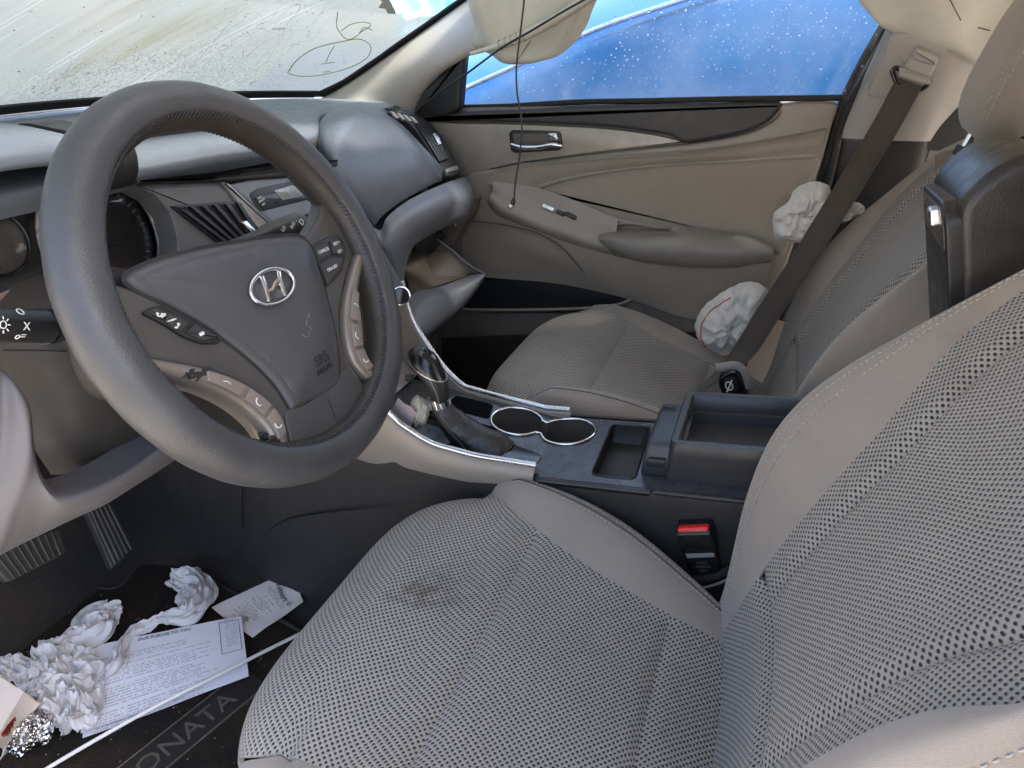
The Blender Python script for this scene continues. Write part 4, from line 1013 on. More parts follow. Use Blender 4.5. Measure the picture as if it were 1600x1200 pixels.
# ---- middle fascia: dark vent panel, silver slash, radio face
FV = frame3((.25, .672, .70), A(1, 0, 0), nrm(A(0, .33, .94)), nrm(A(0, -.94, .33)))
vp = lambda pts: planepx(pts, FV)
plate('vent_panel', round_corners(vp([(205, 288), (338, 284), (352, 296), (424, 372), (400, 425), (290, 440), (274, 405), (274, 370), (263, 333), (240, 306)]), .004), FV, .004, .002, plastic('vent_panel_plastic', (.095, .093, .093), .5, 900, .35), da, base=-.03)
plate('under_lip', round_corners(vp([(205, 282), (300, 280), (440, 266), (520, 250), (520, 262), (445, 279), (345, 286), (205, 290)]), .003), FV, .012, .004, black_tex, da, base=-.03)
vent_out = vp([(260, 323), (364, 315), (378, 319), (420, 362), (400, 378), (344, 388)])
vb = plate('centre_vent', round_corners(vent_out, .004), FV, .0065, .002, black_pl, da, base=-.03)
plate('vent_throat', round_corners(vp([(270, 326), (364, 319), (374, 322), (412, 362), (398, 374), (346, 383)]), .003), FV, .0075, .0004, plastic('vent_dark', (.004, .004, .004), .8, gb=0), vb, base=.002)
for k in range(6):       # slanted blades
    f = k/5.0; a = A(272+f*92, 327-f*8); b = A(346+f*52, 382-f*8)
    if k == 0: a, b = A(278, 331), A(345, 381)
    Q = vp([tuple(a+(-3.5, 0)), tuple(a+(3, -.5)), tuple(b+(3, -.5)), tuple(b+(-3.5, 0))])
    plate('vent_blade', Q, FV, .012, .0008, black_pl, vb, base=.004)
plate('vent_tab', round_corners(vp([(363, 350), (372, 347), (396, 372), (388, 374)]), .002), FV, .017, .002, satin, vb, base=.008)
plate('silver_slash', round_corners(vp([(340, 286), (352, 288), (432, 366), (420, 380), (398, 360)]), .002), FV, .009, .003, silver, da, base=-.02)
rad = vp([(352, 290), (452, 262), (520, 262), (640, 470), (600, 540), (500, 420), (425, 362)])
fasc = plate('radio_fascia', round_corners(rad, .006), FV, .007, .003, plastic('fascia_plastic', (.12, .135, .155), .38, 1000, .2), da, base=-.02)
plate('display_recess', round_corners(vp([(383, 305), (395, 296), (450, 284), (520, 268), (525, 300), (402, 332), (393, 324)]), .004), FV, .008, .0006, black_pl, fasc, base=.004)
plate('display_bezel', round_corners(vp([(390, 311), (462, 293), (480, 312), (406, 329)]), .002), FV, .0095, .0008, plastic('display_bezel_plastic', (.025, .03, .045), .3), fasc, base=.004)
plate('display_screen', round_corners(vp([(420, 300), (450, 291), (468, 307), (434, 315)]), .002), FV, .0102, .0004, plastic('display_glass', (.22, .24, .24), .25, gb=0, coat=.4), fasc, base=.006)
for (u, v, s) in ((398, 311, 'PASS'), (401, 315, 'AIR BAG'), (404, 321, 'OFF')):
    q = vp([(u, v)])[0]; text_mesh('display_text', s, frame3(place(np.array([[q[0], q[1], .0100]]), FV)[0], FV[1], FV[2], FV[3]), .0042, print_white, fasc, depth=.0002, rot=.2)
for k in range(5):
    y0 = 336+k*11
    plate('radio_bar', round_corners(vp([(455, y0+3), (530, y0-14), (533, y0-8), (459, y0+8)]), .001), FV, .009+.001*(k % 2), .001, (black_gloss, satin, deck_pl, black_gloss, deck_pl)[k], fasc, base=.004)
# ---- passenger airbag bulge and outer vent
def fy(y): return lambda u, v: U(u, v, y=y)
c0 = [(505, 262), (498, 215), (505, 190), (525, 172), (560, 163), (608, 167), (650, 186)]
yt = [.70, .735, .77, .80, .83, .845, .80]
top_ = [U(u, v, y=y) for (u, v), y in zip(c0, yt)]
XF = .925
def row_(pts): return [U(u, v, y=w) if w < .9 or w > 1 else U(u, v, x=w) for u, v, w in pts]
face = [
    row_(((522, 256, .690), (530, 215, .725), (545, 190, .76), (566, 177, .79), (590, 172, .805), (604, 175, XF-.012+.02), (614, 181, XF+.012))),
    row_(((534, 274, .680), (548, 240, .705), (566, 214, .735), (588, 198, .755), (610, 193, .762), (627, 198, XF-.02), (640, 206, XF+.006))),
    row_(((550, 298, .672), (566, 270, .685), (588, 248, .700), (612, 232, .710), (634, 225, .714), (652, 227, XF-.022), (665, 233, XF))),
    row_(((570, 326, .668), (586, 302, .672), (610, 282, .676), (634, 266, .680), (656, 257, .682), (672, 254, XF-.022), (686, 256, XF))),
    row_(((589, 354, .668), (602, 337, .666), (625, 318, .664), (648, 304, .664), (670, 292, .664), (686, 284, XF-.02), (701, 278, XF+.004)))]
bulge_edge = [row_(((500, 250, .74), (496, 212, .78), (506, 182, .84), (540, 162, .89), (590, 158, .8999), (612, 162, XF+.02), (630, 168, XF+.045))),
              row_(((511, 252, .712), (511, 212, .750), (524, 184, .80), (553, 167, .842), (591, 164, .85), (608, 168, XF+.012), (621, 174, XF+.03)))]
patch('airbag_face', bulge_edge+face, dash_soft, da, n=(5, 5), thick=.004, seam=('u1', 'v0'), seamd=.005, seamw=.006)
# lower band wrapping over the glovebox and down beside the console
band = [[U(u, v, y=y) for u, v, y in row] for row in (
    [(560, 330, .70), (592, 360, .672), (604, 340, .668), (626, 321, .666), (651, 306, .664), (679, 293, .662), (704, 283, .660), (726, 276, .657)],
    [(575, 380, .69), (600, 385, .652), (612, 362, .645), (634, 340, .640), (658, 324, .636), (686, 310, .632), (712, 299, .630), (736, 292, .632)],
    [(590, 440, .69), (612, 420, .650), (620, 390, .640), (638, 364, .634), (662, 345, .628), (690, 328, .622), (716, 316, .618), (740, 311, .622)],
    [(610, 490, .69), (626, 460, .655), (630, 412, .648), (642, 382, .642), (666, 362, .636), (692, 346, .630), (716, 336, .626), (734, 333, .630)],
    [(630, 500, .70), (634, 470, .665), (633, 425, .660), (646, 386, .655), (668, 370, .650), (692, 356, .645), (714, 348, .642), (728, 346, .645)])]
patch('lower_band', band, dash_low, da, n=(5, 5), thick=.006)
# end cap of the band against the door, with the hinge recess
ec = frame3(U(715, 350, x=1.0), A(0, -1, 0), A(0, 0, 1), A(-1, 0, 0))
plate('end_cap', round2(planepx([(738, 312), (735, 335), (722, 356), (704, 384), (690, 392), (680, 372), (690, 352), (712, 335)], ec), 4), ec, .01, .004, plastic('end_cap_plastic', (.14, .12, .10), .5), da, base=-.05)
V, F = ring_data((0, 0, .012), .008, .0022, frame3(U(692, 366, x=.985), ec[1], ec[2], ec[3])); mk('hinge_ring', V, F, black_pl, da)
plate('hinge_screw', np.array([(.004*math.cos(a), .004*math.sin(a)) for a in np.linspace(0, 6.283, 12, endpoint=False)]), frame3(U(711, 350, x=.985), ec[1], ec[2], ec[3]), .004, .001, satin, da, base=-.02)
# outer vent
p1_, p2_, p3_ = U(622, 186, x=.935), U(700, 272, x=.935), U(668, 188, x=1.03)
nO = nrm(np.cross(p2_-p1_, p3_-p1_)); nO = nO if nO@(CP-p1_) > 0 else -nO
aO = nrm((p3_-p1_)-nO*((p3_-p1_)@nO)); bO = np.cross(nO, aO); FO = frame3(p1_, aO, bO, nO)
op = lambda pts: planepx(pts, FO)
vo = plate('outer_vent', round2(op([(604, 176), (640, 179), (660, 186), (682, 205), (700, 230), (712, 255), (720, 270), (698, 277), (688, 262), (672, 240), (655, 214), (640, 196), (616, 184)]), 4), FO, .004, .003, black_tex, da, base=-.06)
plate('vent_throat', round_corners(op([(646, 197), (668, 196), (690, 224), (698, 252), (684, 257), (664, 222)]), .003), FO, .0048, .0003, bpy.data.materials['vent_dark'], vo, base=0)
for k in range(5):
    f = k/4; a = (648+f*17, 198-f*1.0); b = (685+f*11, 256-f*4)
    mid = (665+f*17, 223-f*2)
    Q = op([(a[0]-1.5, a[1]), (a[0]+1.7, a[1]), (mid[0]+1.7, mid[1]), (b[0]+1.5, b[1]), (b[0]-1.5, b[1]), (mid[0]-1.6, mid[1])]); plate('vent_blade', Q, FO, .009, .0006, black_pl, vo, base=.002)
plate('vent_tab', round_corners(op([(672, 214), (678, 213), (686, 231), (681, 233)]), .002), FO, .014, .002, satin, vo, base=.006)
plate('vent_wheel', round_corners(op([(693, 267), (712, 261), (715, 267), (696, 274)]), .002), FO, .007, .002, silver, vo, base=0)
for k in range(4):
    Q = op([(608+k*10, 177+k*2.5), (613+k*10, 178+k*2.5), (622+k*10, 187+k*2.5), (617+k*10, 187+k*2.5)]); plate('defrost_slot', Q, FO, .0065, .0006, pillar_grey, vo, base=.002)
# ---- glovebox: opening liner, dropped door with its side cheeks
def G3(pts): return np.array([U(u, v, **k) for u, v, k in pts])
liner = plastic('glovebox_liner', (.085, .072, .06), .6, 800, .3)
xa, xb_ = .50, .975
def sheet(name, V, mat, parent, th, **kw):
    V = np.asarray(V, float); G = V.reshape(2, -1, 3) if V.ndim == 2 else V
    G = np.stack([G[0]+(G[1]-G[0])*t for t in np.linspace(0, 1, 6)]); return grid(name, G, mat, parent, thick=th, **kw)
# box cavity: back, roof, left wall
glo = sheet('glovebox_cavity', [(xa, .80, .56), (xb_, .80, .56), (xa, .80, .36), (xb_, .80, .36)], liner, da, .004)
sheet('cavity_roof', [(xa, .80, .56), (xb_, .80, .56), (xa, .65, .552), (xb_, .65, .552)], liner, glo, .004)
sheet('cavity_wall', [(xa+.10, .80, .56), (xa+.10, .65, .552), (xa+.10, .80, .36), (xa+.10, .60, .40)], liner, glo, .004)
sheet('stack_side_wall', [(.478, .95, .66), (.478, .64, .60), (.478, .95, .30), (.478, .58, .34)], black_dull, da, .006)
sheet('cavity_floor', [(.48, .90, .40), (1.0, .90, .40), (.48, .70, .375), (1.0, .70, .375)], liner, glo, .004)
# dropped door: pocket floor and outer skin
pA, pB = U(640, 392, y=.70), U(697, 383, x=.965)
gd_top = [U(642, 398, y=.70), U(664, 386, y=.69), U(690, 377, y=.68)]
gdoor = patch('glovebox_door', [
    [U(638, 486, y=.640), U(646, 458, y=.66), U(690, 447, y=.63), U(735, 430, y=.60)],
    [U(646, 500, y=.615), U(668, 470, y=.622), U(708, 452, y=.60), U(748, 428, y=.575)],
    [U(658, 514, y=.600), U(690, 486, y=.596), U(724, 460, y=.580), U(757, 427, y=.560)],
    [U(667, 525, y=.600), U(700, 496, y=.592), U(732, 466, y=.578), U(757, 433, y=.560)],
    [U(665, 530, y=.63), U(700, 502, y=.62), U(730, 474, y=.61), U(755, 440, y=.59)]], dash_low, da, n=(5, 6), thick=.004)
patch('pocket_cheek', [[U(690, 376, y=.690), U(706, 391, y=.655), U(728, 410, y=.615), U(757, 427, y=.562)], [U(672, 400, y=.70), U(690, 412, y=.66), U(715, 422, y=.625), U(738, 430, y=.595)], [U(645, 440, y=.70), U(665, 440, y=.67), U(690, 446, y=.64), U(735, 431, y=.60)]], liner, gdoor, n=(4, 5), thick=.004)
patch('pocket_floor', [[U(634, 395, y=.74), U(665, 390, y=.73), U(694, 380, y=.70)], [U(634, 430, y=.71), U(665, 425, y=.68), U(700, 420, y=.65)], [U(642, 458, y=.665), U(672, 450, y=.645), U(728, 432, y=.605)]], liner, gdoor, n=(4, 5), thick=.003)
P = cr1(np.array([U(683, 374, y=.69), U(706, 391, y=.652), U(728, 410, y=.612), U(744, 421, y=.585), U(757, 427, y=.559)]), 5); tube('pocket_rim', P, .0022, dash_low, gdoor, 6)
# ---- knee bolster around the steering column
kn = []
outer = [(-40, 560), (0, 586), (26, 612), (46, 648), (52, 700), (60, 740), (80, 772), (105, 778), (150, 765), (200, 738), (245, 705), (300, 660)]
inner_y = [.60, .60, .585, .575, .575, .572, .568, .566, .565, .566, .570, .58]
low_ = [(-60, 900), (-45, 893), (-30, 886), (-15, 878), (0, 868), (40, 846), (80, 825), (120, 805), (160, 786), (205, 758), (262, 722), (310, 690)]
low_y = [.60, .60, .60, .60, .605, .61, .61, .612, .614, .618, .622, .63]
O = np.array([U(u, v, y=y) for (u, v), y in zip(outer, inner_y)]); Lw = np.array([U(u, v, y=y) for (u, v), y in zip(low_, low_y)])
inn = O+A(.012, .055, -.0)+np.array([[0, 0, -.004]]*len(O))
roll = O+A(0, .012, 0)*1.0
back = Lw+A(0, .04, .015)
kctrl = [inn, O*.5+inn*.5+A(.004, -.012, 0), O, O*.72+Lw*.28+A(0, -.012, 0), O*.35+Lw*.65+A(0, -.010, 0), Lw, back]
patch('knee_panel', kctrl, knee_pl, da, n=(5, 5), thick=.004)
# inner cover behind the knee panel opening, around the column
cv = lambda u, v, y: U(u, v, y=y)
patch('column_surround', [[cv(5, 548, .66), cv(100, 550, .63), (cv(230, 560, .61))], [cv(28, 620, .66), cv(130, 630, .625), cv(250, 640, .61)], [cv(48, 690, .665), cv(130, 705, .63), cv(262, 688, .61)], [cv(80, 742, .68), cv(150, 735, .65), cv(250, 705, .63)]], plastic('surround_plastic', (.045, .041, .036), .55, 1000, .45, .1), da, n=(6, 6), thick=.004)
# dark fill behind the fascia and under the dash
under = [[A(x, .80, .80-.05*(x > 1)), A(x, .84, .6), A(x, .92, .42), A(x, 1.15, .36)] for x in (-.38, 0, .25, .36)]
patch('under_dash', under, black_dull, da, n=(3, 3), thick=.01)
patch('under_dash_passenger', [[A(x, .80, .62), A(x, .82, .46), A(x, .86, .36), A(x, 1.18, .34)] for x in (.48, .7, .9, 1.06)], black_dull, da, n=(3, 3), thick=.01) if True else None
patch('firewall_pad', [[A(x, 1.22, .76), A(x, 1.24, .5), A(x, 1.22, .2)] for x in (-.42, 0, .4, .8, 1.1)], black_dull, da, n=(3, 3), thick=.01)

# ================================================================ steering column, stalks
sc = thing('steering_column', 'dark steering column cover with lamp and wiper stalks', 'steering column', (0, .6, .6))
ctrl = []
for y, rx, zt, zb in ((.50, .050, .690, .635), (.53, .070, .694, .600), (.575, .080, .690, .560), (.63, .085, .680, .545), (.70, .088, .67, .53), (.80, .088, .66, .50)):
    ctrl.append([A(0, y, zt), A(-rx*.55, y, zt-.004), A(-rx*.95, y, zt-.03), A(-rx*1.03, y, (zt+zb)/2), A(-rx*.9, y, zb+.025), A(-rx*.4, y, zb+.003), A(rx*.4, y, zb), A(rx*.9, y, zb+.025), A(rx*1.03, y, (zt+zb)/2), A(rx*.95, y, zt-.03), A(rx*.55, y, zt-.004), A(0, y, zt)])
shm = plastic('shroud_plastic', (.058, .052, .046), .55, 1000, .45, .1)
patch('lower_shroud', ctrl, shm, sc, n=(5, 5), thick=.003, flip=True)
sw = plate('column_switch', round_corners(np.array([(-.055, -.03), (.055, -.03), (.05, .03), (-.05, .03)]), .012), frame3((-.06, .56, .690), A(1, 0, 0), A(0, .3, .95), nrm(A(0, -.95, .3))), .02, .006, black_tex, sc, base=-.03)
# left stalk
a, b = U(-70, 505, y=.545), U(150, 512, y=.565)
t_ = np.linspace(0, 1, 14); P = a+(b-a)*t_[:, None]
ls = tube('lamp_stalk', P, np.interp(t_, [0, .02, .3, .55, .56, .62, .75, 1], [.0125, .014, .015, .0155, .0165, .0165, .012, .010]), black_pl, sc, 20)
dS = nrm(b-a); nS = nrm((CP-a)-dS*((CP-a)@dS)); eS = np.cross(nS, dS)
for f, s_t, sz in ((.40, '\u2600', .012), ):
    c = U(13, 497, y=.53); c = a+dS*((c-a)@dS)+nS*.0155
    rays_ = [tube_data([c+(dS*math.cos(q)+eS*math.sin(q))*.0045, c+(dS*math.cos(q)+eS*math.sin(q))*.007], .0005, 5) for q in np.linspace(0, 6.283, 8, endpoint=False)]
    aa = np.linspace(0, 6.283, 18, endpoint=False); rays_.append(tube_data(c+np.outer(np.cos(aa), dS)*.003+np.outer(np.sin(aa), eS)*.003, .0005, 5, closed=True)); V, F = join(rays_); mk('sun_symbol', V, F, print_white, ls)
for f, (uu, vv), s_t in ((0, (51, 488), 'O'), (0, (51, 508), 'X'), (0, (47, 521), '='), (0, (38, 521), 'o')):
    c = U(uu, vv, y=.53); c = a+dS*((c-a)@dS)+eS*0; off = {488: .011, 508: -.001, 521: -.009}[vv]
    n2 = nrm(nS*math.sqrt(max(0.01, 1-(off/.0165)**2))+eS*(off/.0165)); c = c+n2*.0168
    text_mesh('stalk_mark', s_t, frame3(c, dS, np.cross(n2, dS), n2), .010, print_white, ls, depth=.0002)
tube('collar_ring', [a+dS*np.linalg.norm(b-a)*f for f in (.565, .575, .585)], .0172, black_gloss, ls, 20)
# wiper stalk
a, b = U(385, 378, y=.575), U(474, 346, y=.555)
a = A(.06, .575, .70); P = a+(b-a)*t_[:, None]
wsT = tube('wiper_stalk', P, np.interp(t_, [0, .6, .62, .97, 1], [.008, .011, .0145, .0145, .010]), black_pl, sc, 20)
dS = nrm(b-a); nS = nrm((CP-b)-dS*((CP-b)@dS)); eS = np.cross(nS, dS); L = np.linalg.norm(b-a)
for f, s_t, z_ in ((.90, 'D', .011), (.80, 'INT', .0065), (.70, 'LO', .0065), (.835, '- -', .008)):
    c = a+dS*L*f+nS*.0148+eS*(.003 if s_t == '- -' else 0); text_mesh('stalk_mark', s_t, frame3(c, dS, eS, nS), z_, print_white, wsT, depth=.0002, rot=.5)

# ================================================================ steering wheel (local: x right, y up in the wheel plane, z to the driver)
WT = R_(29.45); WCn = A(.0005, .4468, .7126)
wn = A(0, -math.cos(WT), math.sin(WT)); wa = A(1, 0, 0); wb = np.cross(wn, wa)
WMx = Matrix(((wa[0], wb[0], wn[0], WCn[0]), (wa[1], wb[1], wn[1], WCn[1]), (wa[2], wb[2], wn[2], WCn[2]), (0, 0, 0, 1)))
sw_ = thing('steering_wheel', 'black leather-covered steering wheel with silver emblem on its hub', 'steering wheel', mat4=WMx)
FW = frame3((0, 0, 0), (1, 0, 0), (0, 1, 0), (0, 0, 1))
def WF(h): return frame3((0, 0, h), (1, 0, 0), (0, 1, 0), (0, 0, 1))
def wpx(u, v, h):
    q = PL(u, v, WCn+wn*h, wn)-WCn; return (q@wa, q@wb)
RR, rr = .187, .0240
# leather cover: wraps the outside, laced along the inside where the bare rim shows
def rim_sheet(p0, p1, rad, n, nm, mat, grooves=True):
    th = np.linspace(0, 2*np.pi, 180, endpoint=False); ph = np.linspace(p0, p1, n); G = []
    for t in th:
        row = []
        for p in ph:
            e = min(p-p0, p1-p); r = rad-(.0035*math.exp(-(e/.09)**2) if grooves else 0)
            r += .00035*math.sin(t*7+p)+.0002*math.sin(t*23+2*p)
            row.append(((RR+r*math.cos(p))*math.cos(t), (RR+r*math.cos(p))*math.sin(t), r*math.sin(p)*1.04))
        G.append(row)
    V = np.array(G).reshape(-1, 3); return mk(nm, V, gfaces(180, n, True, False), mat, sw_, local=True)
pa, pb = R_(132), R_(228)
cover = rim_sheet(pb-2*math.pi, pa, rr, 40, 'rim_cover', rim_leather)
rim_sheet(pa, pb, rr-.0028, 16, 'rim_core', rim_inner, False)
parts = []
for k in range(210):
    for pp, dp in ((pa, .16), (pb, -.16)):
        t0 = 2*np.pi*k/210; t1 = t0+2*np.pi/210*.5
        q = lambda t, p, r: A((RR+r*math.cos(p))*math.cos(t), (RR+r*math.cos(p))*math.sin(t), r*math.sin(p)*1.04)
        parts.append(tube_data([q(t0, pp-dp*.9, rr+.0000), q((t0+t1)/2, pp, rr-.0014), q(t1, pp+dp*.9, rr-.0024)], .0005, 5))
V, F = join(parts); stuff(mk('lacing', V, F, thread_dark, cover, local=True))
# spider: dark spokes plate behind everything
def loc(name, P, h, r, mat, parent, base, dome=0, k=4, **kw):
    V, F = plate_data(P, h, r, k, dome, base=base); return mk(name, V, F, mat, parent, local=True, uv=V[:, :2], auto=45, **kw)
sym = lambda P: np.array(list(P)+[(-x, y) for x, y in reversed(P) if x > 0])
spoke = sym([(0, .030), (.06, .028), (.095, .027), (.14, .044), (.182, .072), (.184, .03), (.182, .0), (.170, -.012), (.150, -.026), (.1165, -.048), (.09, -.072), (.073, -.097), (.066, -.118), (.070, -.136), (.076, -.160), (.06, -.174), (.0, -.178)])
loc('spokes', round2(spoke, 3), .000, .006, spoke_pl, sw_, -.022)
low_sp = sym([(0, -.128), (.03, -.128), (.056, -.122), (.066, -.140), (.070, -.160), (.045, -.172), (0, -.176)])
lsq = loc('lower_spoke', round2(low_sp, 3), .003, .003, spoke_low, sw_, -.02)
loc('lower_spoke_joint', np.array([(-.002, -.175), (-.0008, -.175), (.006, -.137), (.0045, -.137)]), .0034, .0002, black_pl, lsq, -.01)
# airbag pad: crowned
pad = np.array([wpx(u, v, .004) for u, v in ((197, 430), (225, 413), (262, 400), (330, 383), (420, 369), (465, 366), (484, 376), (496, 400), (512, 455), (526, 515), (533, 560), (531, 598), (515, 614), (485, 630), (460, 641), (450, 628), (430, 598), (390, 558), (330, 513), (270, 478), (215, 451))])
PR = ccw(round2(pad, 4)); PI = offset2(PR, .010)
V, F = plate_data(PR, .006, .010, 6, base=-.02); F = [f for f in F if len(f) == 4]           # rim of the pad, cap added below
from mathutils.geometry import delaunay_2d_cdt
lo2, hi2 = PI.min(0), PI.max(0); inner = []
def inside(p):
    x, y = p; c = False; m2 = len(PI)
    for a in range(m2):
        x0, y0 = PI[a]; x1, y1 = PI[a-1]
        if (y0 > y) != (y1 > y) and x < (x1-x0)*(y-y0)/(y1-y0)+x0: c = not c
    return c
for gx_ in np.arange(lo2[0], hi2[0], .006):
    for gy_ in np.arange(lo2[1], hi2[1], .006):
        p = np.array([gx_+random.uniform(-.0008, .0008), gy_+random.uniform(-.0008, .0008)])
        if inside(p) and np.min(np.linalg.norm(PI-p, axis=1)) > .003: inner.append(p)
n1 = len(PI); pts_ = [Vector(p) for p in PI]+[Vector(p) for p in inner]
ov, oe, of, *_r = delaunay_2d_cdt(pts_, [(i_, (i_+1) % n1) for i_ in range(n1)], [], 1, 1e-7)
def zcap(p):
    d = np.min(np.linalg.norm(PI-np.array(p), axis=1)); return .006+.010*(1-(1-min(d/.042, 1))**2)
VC = np.array([(p[0], p[1], zcap(p)) for p in ov]); V, F = join([(V, F), (VC, [tuple(f) for f in of])])
pad_o = mk('airbag_pad', V, F, pad_pl, sw_, local=True, uv=V[:, :2], auto=60)
gap = loc('pad_gap', offset2(ccw(round2(pad, 4)), -.0022), .0008, .0004, black_dull, sw_, -.02)
def padh(x, y): return zcap((x, y))
# emblem: oval ring with slanted letter inside
ec_ = (-.0055, -.0060)
a_ = np.linspace(0, 2*np.pi, 48, endpoint=False); hz_ = .0185
P = np.stack([ec_[0]+.0325*np.cos(a_), ec_[1]+.0172*np.sin(a_), np.full(48, hz_)], 1)
V, F = tube_data(P, .0021, 8, closed=True); em = mk('emblem', V, F, chrome, sw_, local=True)
def stroke(P, w, nm):
    P = cr1(np.array(P), 6); d = np.gradient(P, axis=0); d /= np.linalg.norm(d, axis=1, keepdims=True); n = np.stack([-d[:, 1], d[:, 0]], 1); w = np.interp(np.linspace(0, 1, len(P)), np.linspace(0, 1, len(w)), w)[:, None]
    Q = np.concatenate([P+n*w, (P-n*w)[::-1]]); V, F = plate_data(Q, .0205, .0008, 2, base=.014); return mk(nm, V, F, chrome, em, local=True, auto=40)
ex, ey = ec_
stroke([(ex-.0170, ey-.0118), (ex-.0130, ey-.004), (ex-.0105, ey+.005), (ex-.0085, ey+.0140)], [.0022, .0030, .0034, .0026], 'letter_stroke')
stroke([(ex+.0170, ey+.0118), (ex+.0130, ey+.004), (ex+.0105, ey-.005), (ex+.0085, ey-.0140)], [.0022, .0030, .0034, .0026], 'letter_stroke')
stroke([(ex-.0120, ey-.003), (ex-.004, ey-.0022), (ex+.004, ey+.0022), (ex+.0120, ey+.003)], [.0030, .0022, .0022, .0030], 'letter_bar')
emb = plastic('embossed_mark', (.022, .022, .023), .6, gb=0)
text_mesh('airbag_mark', 'SRS', frame3((.012, -.096, zcap((.012, -.096))+.0008), (1, 0, 0), (0, 1, 0), (0, 0, 1)), .016, emb, pad_o, depth=.0005, local=True)
text_mesh('airbag_mark', 'AIRBAG', frame3((.012, -.107, zcap((.012, -.107))+.0008), (1, 0, 0), (0, 1, 0), (0, 0, 1)), .0085, emb, pad_o, depth=.0005, local=True)
scr = []
for pts in ([(468, 524), (473, 528), (480, 527), (477, 519)], [(474, 510), (476, 500)], [(480, 511), (482, 517)], [(479, 491), (477, 499)]):
    P = np.array([(*wpx(u, v, .012), .0145) for u, v in pts]); P[:, 2] = [padh(x, y)+.0002 for x, y in P[:, :2]]; scr.append(tube_data(P, .0005, 5))
V, F = join(scr); mk('pad_scratches', V, F, plastic('scratch_mark', (.20, .18, .17), .8, gb=0), pad_o, local=True)
# button pods on the upper spokes
podpx = {1: [(487, 384), (508, 372), (530, 369), (539, 385), (540, 402), (533, 425), (512, 448), (503, 425)], -1: [(222, 488), (240, 478), (256, 477), (300, 500), (347, 528), (343, 536), (318, 537), (288, 526), (262, 509)]}
btnpx = {1: [([(490, 386), (512, 377), (518, 397), (500, 407)], 'CANCEL'), ([(515, 376), (529, 372), (537, 386), (537, 398), (521, 397)], 'RES'), ([(501, 412), (520, 402), (538, 403), (531, 425), (513, 444), (507, 430)], 'ON-OFF')],
         -1: [([(229, 487), (243, 481), (262, 490), (255, 500)], 'VOL'), ([(264, 489), (299, 504), (282, 518), (257, 502)], 'SEEK'), ([(305, 506), (342, 528), (319, 533), (290, 520)], 'MODE')]}
for sgn in (1, -1):
    q0 = np.array([wpx(u, v, .004) for u, v in podpx[sgn]])
    pod = loc('button_pod', round_corners(ccw(q0), .004), .0045, .001, black_pl, sw_, -.02)
    for pts, s_t in btnpx[sgn]:
        Pq = ccw(np.array([wpx(u, v, .006) for u, v in pts])); c = Pq.mean(0); bt = loc('button', round_corners(Pq, .002), .0068, .0012, btn_pl, pod, -.01)
        tf = lambda dx, dy2: frame3((c[0]+dx, c[1]+dy2, .0070), (1, 0, 0), (0, 1, 0), (0, 0, 1))
        if s_t == 'RES':
            text_mesh('button_text', 'RES +', tf(0, .0045), .0052, print_white, bt, depth=.0002, local=True)
            text_mesh('button_text', 'SET -', tf(0, -.0055), .0052, print_white, bt, depth=.0002, local=True)
        elif s_t in ('VOL', 'SEEK'):
            # print worn through to white patches
            for k in range(4):
                dx, dy2 = random.uniform(-.007, .007), random.uniform(-.005, .005); w2, h2 = random.uniform(.0012, .0032), random.uniform(.0008, .0018)
                blob = np.array([(c[0]+dx+w2*math.cos(q)*(1+.4*math.sin(3*q+k)), c[1]+dy2+h2*math.sin(q)*(1+.4*math.cos(2*q+k*2))) for q in np.linspace(0, 6.283, 14, endpoint=False)]); loc('worn_patch', blob, .0071, .0001, print_white, bt, .006)
        elif s_t == 'MODE': loc('mode_mark', np.array([(c[0]-.003, c[1]-.0015), (c[0]+.003, c[1]-.0015), (c[0]+.003, c[1]+.0015), (c[0]-.003, c[1]+.0015)]), .0071, .0001, print_white, bt, .006)
        else: text_mesh('button_text', s_t, tf(0, 0), .0056, print_white, bt, depth=.0002, local=True)
